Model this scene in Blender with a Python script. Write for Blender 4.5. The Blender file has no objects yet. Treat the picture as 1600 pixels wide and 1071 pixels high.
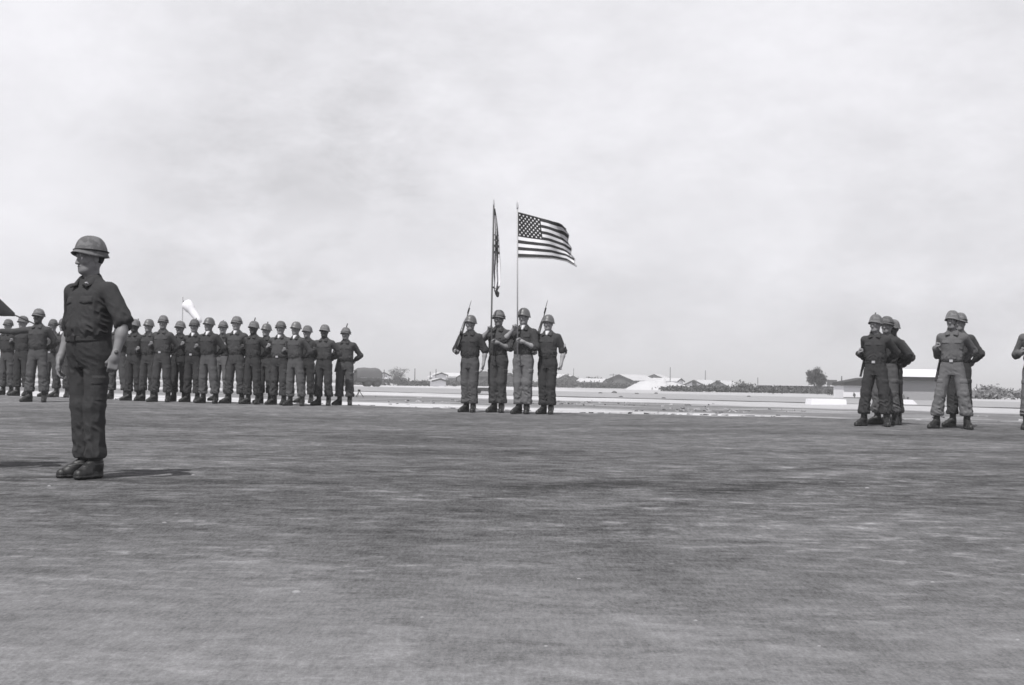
import bpy, math, random
import numpy as np
from mathutils import Vector, Matrix

# ============================================================ camera, sky, sun, exposure
SC = bpy.context.scene
COL = SC.collection
F = 2222.0            # focal length in photo pixels (photo 1600 x 1071)
CX, CY = 800.0, 535.5
ROLL = 0.0162
HZ = 597.0            # horizon row at the picture's centre
CAMZ = 1.0
PITCH = math.atan((HZ - CY) / F)
r0 = Vector((math.cos(ROLL), 0, math.sin(ROLL)))
u0 = Vector((-math.sin(ROLL), 0, math.cos(ROLL)))
f0 = Vector((0, 1, 0))
fw = (f0 * math.cos(PITCH) + u0 * math.sin(PITCH)).normalized()
up = (u0 * math.cos(PITCH) - f0 * math.sin(PITCH)).normalized()
cam_d = bpy.data.cameras.new('camera')
cam = bpy.data.objects.new('camera', cam_d)
COL.objects.link(cam)
cam.matrix_world = Matrix(((r0.x, up.x, -fw.x, 0), (r0.y, up.y, -fw.y, 0), (r0.z, up.z, -fw.z, CAMZ), (0, 0, 0, 1)))
cam_d.sensor_width = 36
cam_d.lens = 36 * F / 1600
cam_d.clip_start = 0.1
cam_d.clip_end = 20000
SC.camera = cam

SUN_EL = math.radians(59)
SUN_AZ = math.atan2(-0.46, -0.888)
sd = bpy.data.lights.new('sun', 'SUN')
sd.energy = 5.0
sd.angle = math.radians(0.6)
sd.color = (1.0, 0.99, 0.975)
sun = bpy.data.objects.new('sun', sd)
COL.objects.link(sun)
to_sun = Vector((math.sin(SUN_AZ) * math.cos(SUN_EL), math.cos(SUN_AZ) * math.cos(SUN_EL), math.sin(SUN_EL)))
sun.rotation_euler = to_sun.to_track_quat('Z', 'Y').to_euler()

W = bpy.data.worlds.new('World')
SC.world = W
W.use_nodes = True
SC.view_settings.view_transform = 'Standard'
SC.view_settings.look = 'None'
SC.view_settings.exposure = 0.0
SC.view_settings.gamma = 1.0
SC.cycles.filter_width = 1.6


class NT:
    """tiny node-tree helper"""
    def __init__(s, tree):
        s.t = tree; s.n = tree.nodes; s.l = tree.links
    def new(s, typ, **kw):
        n = s.n.new(typ)
        for k, v in kw.items(): setattr(n, k, v)
        return n
    def put(s, sock, v):
        if hasattr(v, 'is_output') or isinstance(v, bpy.types.NodeSocket): s.l.new(v, sock)
        else: sock.default_value = v
    def math(s, op, a, b=0.0, clamp=False):
        n = s.new('ShaderNodeMath', operation=op, use_clamp=clamp)
        s.put(n.inputs[0], a); s.put(n.inputs[1], b)
        return n.outputs[0]
    def noise(s, vec, scale, detail=4, rough=0.55, dist=0.0):
        n = s.new('ShaderNodeTexNoise')
        s.l.new(vec, n.inputs['Vector'])
        n.inputs['Scale'].default_value = scale; n.inputs['Detail'].default_value = detail
        n.inputs['Roughness'].default_value = rough; n.inputs['Distortion'].default_value = dist
        return n.outputs['Fac']
    def mapping(s, vec, scale=(1, 1, 1), rot=(0, 0, 0), loc=(0, 0, 0)):
        n = s.new('ShaderNodeMapping')
        s.l.new(vec, n.inputs['Vector'])
        n.inputs['Scale'].default_value = scale; n.inputs['Rotation'].default_value = rot; n.inputs['Location'].default_value = loc
        return n.outputs[0]
    def rng(s, v, a, b, c, d, smooth=True):
        n = s.new('ShaderNodeMapRange', interpolation_type='SMOOTHSTEP' if smooth else 'LINEAR')
        s.put(n.inputs[0], v)
        for i, q in enumerate((a, b, c, d)): n.inputs[i + 1].default_value = q
        return n.outputs[0]
    def mix(s, f, a, b):
        n = s.new('ShaderNodeMix', data_type='FLOAT')
        s.put(n.inputs[0], f); s.put(n.inputs[2], a); s.put(n.inputs[3], b)
        return n.outputs[0]
    def grey(s, v, tint=(1.0, 0.993, 1.026)):
        n = s.new('ShaderNodeCombineXYZ')
        for i in range(3): s.put(n.inputs[i], s.math('MULTIPLY', v, tint[i]))
        return n.outputs[0]


def build_world():
    t = NT(W.node_tree)
    t.n.clear()
    out = t.new('ShaderNodeOutputWorld'); bg = t.new('ShaderNodeBackground')
    sky = t.new('ShaderNodeTexSky', sky_type='NISHITA')
    sky.sun_disc = False; sky.sun_elevation = SUN_EL; sky.sun_rotation = SUN_AZ
    sky.air_density = 1.0; sky.dust_density = 3.0
    bw = t.new('ShaderNodeRGBToBW'); t.l.new(sky.outputs[0], bw.inputs[0])
    tc = t.new('ShaderNodeTexCoord')
    g = tc.outputs['Generated']
    sep = t.new('ShaderNodeSeparateXYZ'); t.l.new(g, sep.inputs[0])
    m1 = t.mapping(g, (1, 1, 1.7), loc=(3.1, 0.7, 5.2))
    n1 = t.noise(m1, 6.5, 8, 0.58, 0.1)
    m2 = t.mapping(g, (1, 1, 1.9), loc=(0.4, 1.9, 2.2))
    n2 = t.noise(m2, 17.0, 8, 0.62, 0.15)
    cl = t.math('ADD', t.math('MULTIPLY', t.math('SUBTRACT', n1, 0.5), 1.0), t.math('MULTIPLY', t.math('SUBTRACT', n2, 0.5), 0.75))
    # broad soft cloud masses at fixed directions of the sky
    def blob(px, py, rad, amp, sz=1.0):
        d = (r0 * (px - CX) + up * (CY - py) + fw * F).normalized()
        vm = t.new('ShaderNodeVectorMath', operation='SUBTRACT'); t.l.new(g, vm.inputs[0]); vm.inputs[1].default_value = d
        vs = t.new('ShaderNodeVectorMath', operation='MULTIPLY'); t.l.new(vm.outputs[0], vs.inputs[0]); vs.inputs[1].default_value = (1, 1, sz)
        ln = t.new('ShaderNodeVectorMath', operation='LENGTH'); t.l.new(vs.outputs[0], ln.inputs[0])
        d2 = t.math('ADD', ln.outputs['Value'], t.math('MULTIPLY', t.math('SUBTRACT', n2, 0.5), 0.13))
        return t.rng(d2, 0.0, rad / F, amp, 0.0)
    for b in BLOBS: cl = t.math('ADD', cl, blob(*b))
    v = t.math('ADD', 0.855, t.math('MULTIPLY', cl, 0.36))
    # lighter top of the frame, greyer veil low down, then even
    v = t.math('ADD', v, t.rng(sep.outputs[2], 0.0, 0.25, -0.02, 0.02))
    v = t.math('MINIMUM', v, 0.96)
    # high above the frame the overcast thins and dims
    v = t.math('MULTIPLY', v, t.rng(sep.outputs[2], 0.26, 0.8, 1.0, 0.42))
    tot = t.mix(0.97, bw.outputs[0], t.math('MULTIPLY', v, 1 / 0.12))
    t.l.new(t.grey(tot, (0.996, 0.99, 1.035)), bg.inputs[0])
    bg.inputs[1].default_value = 0.12
    t.l.new(bg.outputs[0], out.inputs[0])
BLOBS = [(500, 130, 420, -0.22, 1.1), (470, 290, 200, -0.2, 1.0), (960, 200, 420, 0.12, 1.5), (60, 330, 200, 0.22, 1.5),
         (520, 370, 110, 0.22, 1.6), (700, 420, 150, 0.18, 2), (300, 450, 260, -0.26, 2.4), (1200, 420, 260, 0.16, 2.2),
         (1000, 490, 700, -0.18, 4), (80, 60, 300, 0.2, 1.5), (1500, 500, 300, -0.15, 4), (600, 180, 130, -0.12, 1)]
build_world()


# ============================================================ pixel helpers (photo px -> world)
def ray(x, y):
    return (r0 * (x - CX) + up * (CY - y) + fw * F)
def P(x, y, Y):
    d = ray(x, y); k = Y / d.y
    return Vector((d.x * k, Y, CAMZ + d.z * k))
TZ0, TSL = CAMZ - 0.8647, 0.00914
def tz(Y): return TZ0 + TSL * Y
def on_tarmac(x, y):
    d = ray(x, y); k = (TZ0 - CAMZ) / (d.z - TSL * d.y)
    return Vector((d.x * k, d.y * k, tz(d.y * k)))
def GX(x, Y):      # X of picture column x near the horizon at distance Y
    return P(x, HZ, Y).x


# ============================================================ object helpers
def tag(o, label=None, cat=None, group=None, kind=None):
    if label: o['label'] = label
    if cat: o['category'] = cat
    if group: o['group'] = group
    if kind: o['kind'] = kind
    return o
def empty(name, loc=(0, 0, 0), rz=0.0, sc=1.0):
    o = bpy.data.objects.new(name, None); COL.objects.link(o)
    o.location = loc; o.rotation_euler = (0, 0, rz); o.scale = (sc, sc, sc); o.empty_display_size = 0.2
    return o
def mesh_np(name, V, Fq, mats, parent=None, smooth=True, mi=None, tris=None):
    me = bpy.data.meshes.new(name)
    V = np.asarray(V, dtype=np.float32)
    if isinstance(Fq, np.ndarray):
        me.vertices.add(len(V)); me.vertices.foreach_set('co', V.ravel())
        k = Fq.shape[1]
        me.loops.add(len(Fq) * k); me.loops.foreach_set('vertex_index', Fq.ravel().astype(np.int32))
        me.polygons.add(len(Fq)); me.polygons.foreach_set('loop_start', np.arange(0, len(Fq) * k, k, dtype=np.int32))
        me.polygons.foreach_set('loop_total', np.full(len(Fq), k, dtype=np.int32))
        me.update(calc_edges=True)
    else:
        me.from_pydata([tuple(map(float, v)) for v in V], [], Fq); me.update()
    if not isinstance(mats, (list, tuple)): mats = [mats]
    for m in mats: me.materials.append(m)
    if mi is not None: me.polygons.foreach_set('material_index', np.asarray(mi, dtype=np.int32))
    if smooth: me.polygons.foreach_set('use_smooth', np.ones(len(me.polygons), dtype=bool))
    me.validate()
    o = bpy.data.objects.new(name, me); COL.objects.link(o)
    if parent: o.parent = parent
    return o


class MB:
    """collects boxes, tubes, lofts into one mesh"""
    def __init__(s): s.v = []; s.f = []; s.m = []
    def add(s, vs, fs, mi=0):
        b = len(s.v); s.v += [tuple(v) for v in vs]; s.f += [tuple(i + b for i in f) for f in fs]; s.m += [mi] * len(fs)
    def box(s, c, d, rot=None, mi=0, taper=1.0):
        c = Vector(c); vs = []
        for z in (-.5, .5):
            k = taper if z > 0 else 1.0
            for x, y in ((-.5, -.5), (.5, -.5), (.5, .5), (-.5, .5)):
                v = Vector((x * d[0] * k, y * d[1] * k, z * d[2]))
                if rot is not None: v = rot @ v
                vs.append(c + v)
        s.add(vs, [(3, 2, 1, 0), (4, 5, 6, 7), (0, 1, 5, 4), (1, 2, 6, 5), (2, 3, 7, 6), (3, 0, 4, 7)], mi)
    def tube(s, pts, rad, n=8, mi=0, caps=True):
        pts = [Vector(p) for p in pts]
        if not isinstance(rad, (list, tuple)): rad = [rad] * len(pts)
        rings = []; prev = None
        for i, p in enumerate(pts):
            t = (pts[min(i + 1, len(pts) - 1)] - pts[max(i - 1, 0)]).normalized()
            a = (prev - t * prev.dot(t)) if prev is not None else t.orthogonal()
            if a.length < 1e-6: a = t.orthogonal()
            a.normalize(); prev = a; b = t.cross(a)
            r = rad[i]; rx, ry = (r if isinstance(r, tuple) else (r, r))
            rings.append([p + a * (math.cos(2 * math.pi * k / n) * rx) + b * (math.sin(2 * math.pi * k / n) * ry) for k in range(n)])
        vs = [v for r in rings for v in r]; fs = []
        for i in range(len(pts) - 1):
            for k in range(n):
                k2 = (k + 1) % n
                fs.append((i * n + k, i * n + k2, (i + 1) * n + k2, (i + 1) * n + k))
        if caps: fs.append(tuple(range(n - 1, -1, -1))); fs.append(tuple((len(pts) - 1) * n + k for k in range(n)))
        s.add(vs, fs, mi)
    def prism(s, poly, y0, y1, mi=0):
        """poly of (x,z) extruded from y0 to y1"""
        n = len(poly)
        vs = [(x, y0, z) for x, z in poly] + [(x, y1, z) for x, z in poly]
        fs = [tuple(range(n)), tuple(range(2 * n - 1, n - 1, -1))] + [(i, i + n, (i + 1) % n + n, (i + 1) % n) for i in range(n)]
        s.add(vs, fs, mi)
    def build(s, name, mats, parent=None, smooth=False):
        o = mesh_np(name, s.v, s.f, mats, parent, smooth, s.m)
        return o
def children(o): return [c for c in bpy.data.objects if c.parent == o]
def copy_tree(o, parent=None):
    c = o.copy(); COL.objects.link(c)
    for k in ('label', 'group'):
        if k in c and parent is None: del c[k]
    if parent is not None: c.parent = parent
    for ch in KIDS.get(o.name) or KIDS.setdefault(o.name, children(o)): copy_tree(ch, c)
    return c
KIDS = {}


# ============================================================ materials
MATS = {}
def material(name, val, rough=0.85, var=0.25, scale=6.0, fine=60.0, bump=0.3, bdist=0.004, rnd=0.0, spec=0.3, tint=(1.0, 0.993, 1.026), sheen=0.0, metal=0.0, emission=None, stretch=(1, 1, 1)):
    if name in MATS: return MATS[name]
    m = bpy.data.materials.new(name); m.use_nodes = True
    t = NT(m.node_tree); b = t.n['Principled BSDF']
    tc = t.new('ShaderNodeTexCoord'); o = t.mapping(tc.outputs['Object'], stretch)
    n1 = t.noise(o, scale, 5, 0.6); n2 = t.noise(o, fine, 3, 0.6)
    k = t.math('ADD', t.math('MULTIPLY', t.math('SUBTRACT', n1, 0.5), 2 * var), t.math('MULTIPLY', t.math('SUBTRACT', n2, 0.5), var))
    if rnd:
        oi = t.new('ShaderNodeObjectInfo')
        k = t.math('ADD', k, t.math('MULTIPLY', t.math('SUBTRACT', oi.outputs['Random'], 0.5), rnd))
    v = t.math('MULTIPLY', t.math('MAXIMUM', t.math('ADD', 1.0, k), 0.15), val)
    t.l.new(t.grey(v, tint), b.inputs['Base Color'])
    b.inputs['Roughness'].default_value = rough; b.inputs['Metallic'].default_value = metal
    b.inputs['Specular IOR Level'].default_value = spec
    if bump:
        bp = t.new('ShaderNodeBump'); bp.inputs['Strength'].default_value = bump; bp.inputs['Distance'].default_value = bdist
        t.l.new(t.math('ADD', n2, t.math('MULTIPLY', n1, 1.5)), bp.inputs['Height']); t.l.new(bp.outputs[0], b.inputs['Normal'])
    MATS[name] = m
    return m
M_SHIRT = material('olive_shirt_cloth', 0.054, 0.95, 0.13, 5, 90, 0.5, 0.006, rnd=0.55, spec=0.12)
M_TROUS = material('olive_trouser_cloth', 0.065, 0.95, 0.13, 4, 80, 0.5, 0.006, rnd=0.6, spec=0.12)
M_SHIRT_D = material('dark_shirt_cloth', 0.040, 0.95, 0.13, 5, 90, 0.5, 0.006, spec=0.12)
M_TROUS_D = material('dark_trouser_cloth', 0.040, 0.95, 0.13, 4, 80, 0.5, 0.006, spec=0.12)
M_SHIRT_L = material('faded_shirt_cloth', 0.10, 0.95, 0.25, 5, 90, 0.5, 0.006, spec=0.12)
M_TROUS_L = material('faded_trouser_cloth', 0.125, 0.95, 0.22, 4, 80, 0.5, 0.006, spec=0.12)
M_SKIN = material('skin_fair', 0.225, 0.6, 0.10, 10, 60, 0.15, 0.002, rnd=0.25, spec=0.35)
M_SKIN_T = material('skin_tan', 0.17, 0.6, 0.10, 10, 60, 0.15, 0.002, spec=0.35)
M_SKIN_D = material('skin_dark', 0.045, 0.5, 0.12, 10, 60, 0.15, 0.002, spec=0.4)
M_LIPS = material('lips_skin', 0.10, 0.5, 0.10, 10, 60, 0.15, 0.002)
M_HAIR = material('short_dark_hair', 0.012, 0.8, 0.2, 40, 200, 0.4, 0.003)
M_BOOT = material('black_leather', 0.011, 0.52, 0.3, 12, 70, 0.3, 0.004, spec=0.5)
M_WEB = material('webbing', 0.030, 0.9, 0.2, 20, 120, 0.4, 0.003)
M_BRASS = material('metal_bright', 0.55, 0.3, 0.1, 20, 60, 0.1, 0.002, metal=0.6)
M_WHITE = material('white_cotton', 0.62, 0.9, 0.08, 20, 90, 0.3, 0.003)
M_WOOD = material('dark_walnut', 0.035, 0.5, 0.3, 12, 50, 0.2, 0.002, stretch=(4, 4, 0.6))
M_STEEL = material('blued_steel', 0.018, 0.4, 0.2, 20, 80, 0.1, 0.002, metal=0.2)
M_POLEL = material('pale_wood_pole', 0.34, 0.5, 0.1, 8, 40, 0.1, 0.002)
M_POLED = material('brown_wood_pole', 0.07, 0.5, 0.2, 8, 40, 0.1, 0.002)
M_EYE = material('eye_white', 0.5, 0.3, 0.02, 20, 60, 0)
M_IRIS = material('eye_dark', 0.01, 0.2, 0.02, 20, 60, 0)
def helmet_mat():
    m = material('helmet_cover_camouflage', 0.125, 0.85, 0.2, 10, 80, 0.4, 0.004, rnd=0.5, spec=0.2)
    t = NT(m.node_tree); b = t.n['Principled BSDF']
    tc = t.new('ShaderNodeTexCoord')
    n = t.noise(tc.outputs['Object'], 17, 2, 0.5, 0.8)
    s = t.rng(n, 0.42, 0.58, 0.82, 1.2)
    old = b.inputs['Base Color'].links[0].from_socket
    vm = t.new('ShaderNodeVectorMath', operation='SCALE'); t.l.new(old, vm.inputs[0]); t.put(vm.inputs['Scale'], s)
    t.l.new(vm.outputs[0], b.inputs['Base Color'])
    return m
M_HELM = helmet_mat()
M_HELM_P = material('helmet_painted', 0.095, 0.45, 0.15, 10, 80, 0.15, 0.003, rnd=0.4, spec=0.5)


# ============================================================ signed-distance modelling
RT = np.random.RandomState(5).rand(32, 32, 32).astype(np.float32)
def vnoise(p):
    i = np.floor(p).astype(np.int32); f = (p - i).astype(np.float32); f = f * f * (3 - 2 * f); i &= 31; j = (i + 1) & 31
    x0, y0, z0 = i[..., 0], i[..., 1], i[..., 2]; x1, y1, z1 = j[..., 0], j[..., 1], j[..., 2]
    fx, fy, fz = f[..., 0], f[..., 1], f[..., 2]
    a = RT[x0, y0, z0] * (1 - fx) + RT[x1, y0, z0] * fx; b = RT[x0, y1, z0] * (1 - fx) + RT[x1, y1, z0] * fx
    c = RT[x0, y0, z1] * (1 - fx) + RT[x1, y0, z1] * fx; d = RT[x0, y1, z1] * (1 - fx) + RT[x1, y1, z1] * fx
    return (a * (1 - fy) + b * fy) * (1 - fz) + (c * (1 - fy) + d * fy) * fz
def A(v): return np.array(v, dtype=np.float32)
class Pr:
    def __init__(s, fn, c, R, k=0.02, op=1): s.fn, s.c, s.R, s.k, s.op = fn, A(c), R, k, op
def cone(a, b, ra, rb, k=0.02, op=1, flat=None):
    a, b = A(a), A(b); ab = b - a; L2 = float(ab @ ab) + 1e-9
    def fn(p):
        q = p - a; t = np.clip((q @ ab) / L2, 0, 1)
        return np.linalg.norm(q - t[..., None] * ab, axis=-1) - (ra + t * (rb - ra))
    return Pr(fn, (a + b) / 2, math.sqrt(L2) / 2 + max(ra, rb), k, op)
def ell(c, r, k=0.02, op=1, M=None):
    c = A(c); r = A(r)
    def fn(p):
        q = p - c
        if M is not None: q = q @ M      # rows: world -> local when M is local->world
        n = np.linalg.norm(q / r, axis=-1); g = np.linalg.norm(q / (r * r), axis=-1) + 1e-6
        return n * (n - 1) / g
    return Pr(fn, c, float(r.max()), k, op)
def rbox(c, h, rr, M=None, k=0.01, op=1):
    c = A(c); h = A(h) - rr
    def fn(p):
        q = p - c
        if M is not None: q = q @ M
        q = np.abs(q) - h
        return np.linalg.norm(np.maximum(q, 0), axis=-1) + np.minimum(q.max(-1), 0) - rr
    return Pr(fn, c, float(np.linalg.norm(h)) + rr, k, op)
def stack(rows, k=0.03, ex=2.4, c=None, R=None):
    """rows: (z, half width, half depth, y offset)"""
    rows = sorted(rows); zs = [q[0] for q in rows]; z0, z1 = zs[0], zs[-1]
    ws, ds, ys = [[q[i] for q in rows] for i in (1, 2, 3)]
    def fn(p):
        z = p[..., 2]; w = np.interp(z, zs, ws); d = np.interp(z, zs, ds); y = np.interp(z, zs, ys)
        e = (np.abs(p[..., 0] / w) ** ex + np.abs((p[..., 1] - y) / d) ** ex) ** (1 / ex)
        f = (e - 1) * np.minimum(w, d)
        return np.maximum(f, np.maximum(z0 - z, z - z1)).astype(np.float32)
    return Pr(fn, (0, 0, (z0 + z1) / 2), math.hypot((z1 - z0) / 2, max(ws)) + .03, k)
def sdf_grid(prims, vox, post=None, clip=None, margin=0.03):
    lo = np.min([p.c - p.R for p in prims if p.op > 0], axis=0) - margin
    hi = np.max([p.c + p.R for p in prims if p.op > 0], axis=0) + margin
    if clip:
        for ax, a, b in clip:
            if a is not None: lo[ax] = max(lo[ax], a - 2 * vox)
            if b is not None: hi[ax] = min(hi[ax], b + 2 * vox)
    n = np.ceil((hi - lo) / vox).astype(int) + 2
    G = np.full(tuple(n), 0.5, dtype=np.float32)
    B = 14
    brad = B * vox * 0.87
    for i in range(0, n[0], B):
        for j in range(0, n[1], B):
            for k in range(0, n[2], B):
                c = lo + (A((i, j, k)) + B / 2) * vox
                near = [p for p in prims if np.linalg.norm(p.c - c) < p.R + brad + p.k + margin]
                if not any(p.op > 0 for p in near): continue
                ii, jj, kk = min(i + B, n[0]), min(j + B, n[1]), min(k + B, n[2])
                g = np.stack(np.meshgrid(lo[0] + np.arange(i, ii) * vox, lo[1] + np.arange(j, jj) * vox, lo[2] + np.arange(k, kk) * vox, indexing='ij'), -1).astype(np.float32)
                f = np.full(g.shape[:3], 0.5, dtype=np.float32)
                for p in near:
                    d = p.fn(g)
                    if p.op > 0:
                        h = np.maximum(p.k - np.abs(f - d), 0) / p.k; f = np.minimum(f, d) - h * h * p.k * 0.25
                    else:
                        d = -d; h = np.maximum(p.k - np.abs(f - d), 0) / p.k; f = np.maximum(f, d) + h * h * p.k * 0.25
                if post: f = post(g, f)
                if clip:
                    for ax, a, b in clip:
                        if a is not None: f = np.maximum(f, a - g[..., ax])
                        if b is not None: f = np.maximum(f, g[..., ax] - b)
                G[i:ii, j:jj, k:kk] = f
    return G, lo
def nets(G, lo, vox):
    S = G < 0
    nx, ny, nz = G.shape
    cnt = np.zeros((nx - 1, ny - 1, nz - 1), np.int8)
    for a in (0, 1):
        for b in (0, 1):
            for c in (0, 1): cnt += S[a:nx - 1 + a, b:ny - 1 + b, c:nz - 1 + c]
    act = (cnt > 0) & (cnt < 8)
    idx = np.argwhere(act); N = len(idx)
    ID = np.full(act.shape, -1, np.int64); ID[act] = np.arange(N)
    pos = np.zeros((N, 3)); w = np.zeros(N)
    cor = [(a, b, c) for a in (0, 1) for b in (0, 1) for c in (0, 1)]
    val = {c: G[idx[:, 0] + c[0], idx[:, 1] + c[1], idx[:, 2] + c[2]] for c in cor}
    for c in cor:
        for ax in range(3):
            if c[ax] == 0:
                d = list(c); d[ax] = 1; d = tuple(d)
                a, b = val[c], val[d]; m = (a < 0) != (b < 0)
                t = a[m] / (a[m] - b[m])
                q = np.tile(np.array(c, float), (m.sum(), 1)); q[:, ax] += t
                pos[m] += q; w[m] += 1
    V = lo + (idx + pos / w[:, None]) * vox
    faces = []
    for ax in range(3):
        s0 = [slice(None)] * 3; s1 = [slice(None)] * 3
        s0[ax] = slice(0, -1); s1[ax] = slice(1, None)
        a, b = S[tuple(s0)], S[tuple(s1)]
        e = np.argwhere(a != b)
        o1, o2 = [k for k in range(3) if k != ax]
        ok = (e[:, o1] > 0) & (e[:, o2] > 0) & (e[:, o1] < G.shape[o1] - 1) & (e[:, o2] < G.shape[o2] - 1)
        e = e[ok]
        if not len(e): continue
        def cid(d1, d2):
            q = e.copy(); q[:, o1] -= d1; q[:, o2] -= d2
            return ID[q[:, 0], q[:, 1], q[:, 2]]
        Q = np.stack([cid(1, 1), cid(0, 1), cid(0, 0), cid(1, 0)], 1)
        flip = ~a[e[:, 0], e[:, 1], e[:, 2]]
        if ax == 1: flip = ~flip
        Q[flip] = Q[flip][:, ::-1]
        faces.append(Q)
    Fq = np.concatenate(faces); Fq = Fq[(Fq >= 0).all(1)]
    return V.astype(np.float32), Fq
def sdf(name, prims, vox, mats, parent, post=None, clip=None, margin=0.03):
    G, lo = sdf_grid(prims, vox, post, clip, margin)
    V, Fq = nets(G, lo, vox)
    return mesh_np(name, V, Fq, mats, parent, True)
def unit(v): v = A(v); return v / np.linalg.norm(v)
def ik(S, Wr, hint, a=0.285, b=0.265):
    S, Wr, hint = A(S), A(Wr), A(hint)
    d = Wr - S; L = float(np.linalg.norm(d)); L = max(L, 1e-3); n = d / L
    if L > a + b - .002: Wr = S + n * (a + b - .002); L = a + b - .002
    t = (a * a - b * b + L * L) / (2 * L); h = math.sqrt(max(a * a - t * t, 0))
    q = hint - n * float(hint @ n); q /= np.linalg.norm(q)
    return S + n * t + q * h, Wr
def hand_prims(Wr, d, p, thumb, mode):
    """Wr wrist, d finger direction, p the way the palm faces, thumb = +1/-1 side along s = d x p"""
    d = unit(d); p = A(p); p = unit(p - d * float(p @ d)); s = np.cross(d, p).astype(np.float32) * thumb
    M = np.stack([s, d, p], 1)
    Wr = A(Wr)
    out = [rbox(Wr + d * .048, (.040, .050, .015), .013, M, .015), cone(Wr - d * .02, Wr + d * .02, .026, .027, .02)]
    C = {'relax': (18, 30, 20), 'fist': (78, 88, 60), 'grip': (55, 75, 55), 'flat': (6, 8, 5)}[mode]
    spec = [(.030, .083, .0095), (.010, .092, .0095), (-.011, .086, .009), (-.030, .068, .008)]
    for j, (off, L, r) in enumerate(spec):
        q = Wr + d * (.092 - .004 * abs(j - 1)) + s * off; ang = 0
        for ph, (fr, cu) in enumerate(zip((.46, .30, .24), C)):
            ang += math.radians(cu + j * 3)
            q2 = q + (d * math.cos(ang) + p * math.sin(ang)) * L * fr
            out.append(cone(q, q2, r - ph * .0008, r - (ph + 1) * .0008, .004)); q = q2
    q = Wr + d * .022 + s * .030
    if mode in ('fist', 'grip'): seg = [(s * .5 + d * .8 + p * .5, .040), (d * .65 + p * .75 - s * .2, .030), (p * .5 - s * .85 + d * .3, .026)]
    else: seg = [(s * .65 + d * .75 + p * .3, .040), (d * .95 + s * .15 + p * .25, .030), (d * .95 + p * .3 - s * .1, .024)]
    for ph, (dd, L) in enumerate(seg):
        q2 = q + unit(dd) * L; out.append(cone(q, q2, .0125 - ph * .0012, .0113 - ph * .0012, .008)); q = q2
    return out
def grip_wrist(G, d, p):
    d = unit(d); p = A(p); p = unit(p - d * float(p @ d))
    return A(G) - d * .090 - p * .030

# -------- one soldier -----------------------------------------------------------------
def rotz(v, a, c=(0, 0)):
    x, y = v[0] - c[0], v[1] - c[1]; ca, sa = math.cos(a), math.sin(a)
    return (c[0] + x * ca - y * sa, c[1] + x * sa + y * ca) + tuple(v[2:])
def helmet_mesh(band=True, seed=0, wrinkle=0.003):
    rg = np.random.RandomState(seed)
    n, m = 44, 15
    V = []; Fc = []
    ph0 = rg.rand() * 9
    def rim(a):
        c, s = math.cos(a), math.sin(a)        # a=0 -> front (-Y)
        z = 0.0 + 0.022 * max(c, 0) ** 1.5 - 0.012 * s * s - 0.004 * max(-c, 0)
        return z
    for i in range(m + 1):
        t = i / m
        th = t * math.pi / 2
        for k in range(n):
            a = 2 * math.pi * k / n
            c, s = math.cos(a), math.sin(a)
            rx, ry = .113, .132
            prof = math.cos(th) ** 0.70 if i < m else 0.0
            zz = math.sin(th) ** 1.08 * .158
            fl = max(0, 1 - t * 5.5)
            out = 1 + fl * (.07 + .09 * max(c, 0) ** 2 + .03 * max(-c, 0) ** 2) * fl
            w = 1 + wrinkle * 6 * (vnoise(np.array([[c * 3 + ph0, s * 3, t * 4 + 5.0]], dtype=np.float32))[0] - .5)
            x = s * rx * prof * out * w; y = -c * ry * prof * out * w - .006 * fl * max(c, 0)
            V.append((x, y, zz * w + rim(a) * (1 - t) ** 1.5))
    for i in range(m):
        for k in range(n):
            k2 = (k + 1) % n
            Fc.append((i * n + k, i * n + k2, (i + 1) * n + k2, (i + 1) * n + k))
    # inner shell
    b = len(V); mi = 7
    for i in range(mi + 1):
        t = i / mi; th = t * math.pi / 2 * .96
        for k in range(n):
            a = 2 * math.pi * k / n; c, s = math.cos(a), math.sin(a)
            fl = max(0, 1 - t * 6); out = .95 + fl * (.07 + .09 * max(c, 0) ** 2) * .9
            V.append((s * .107 * math.cos(th) ** .8 * out, -c * .126 * math.cos(th) ** .8 * out - .005 * fl * max(c, 0), math.sin(th) * .145 + rim(a) * (1 - t) ** 1.5 + .001))
    for i in range(mi):
        for k in range(n):
            k2 = (k + 1) % n
            Fc.append((b + i * n + k, b + (i + 1) * n + k, b + (i + 1) * n + k2, b + i * n + k2))
    Fc += [(k, b + k, b + (k + 1) % n, (k + 1) % n) for k in range(n)]
    return V, Fc
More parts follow.
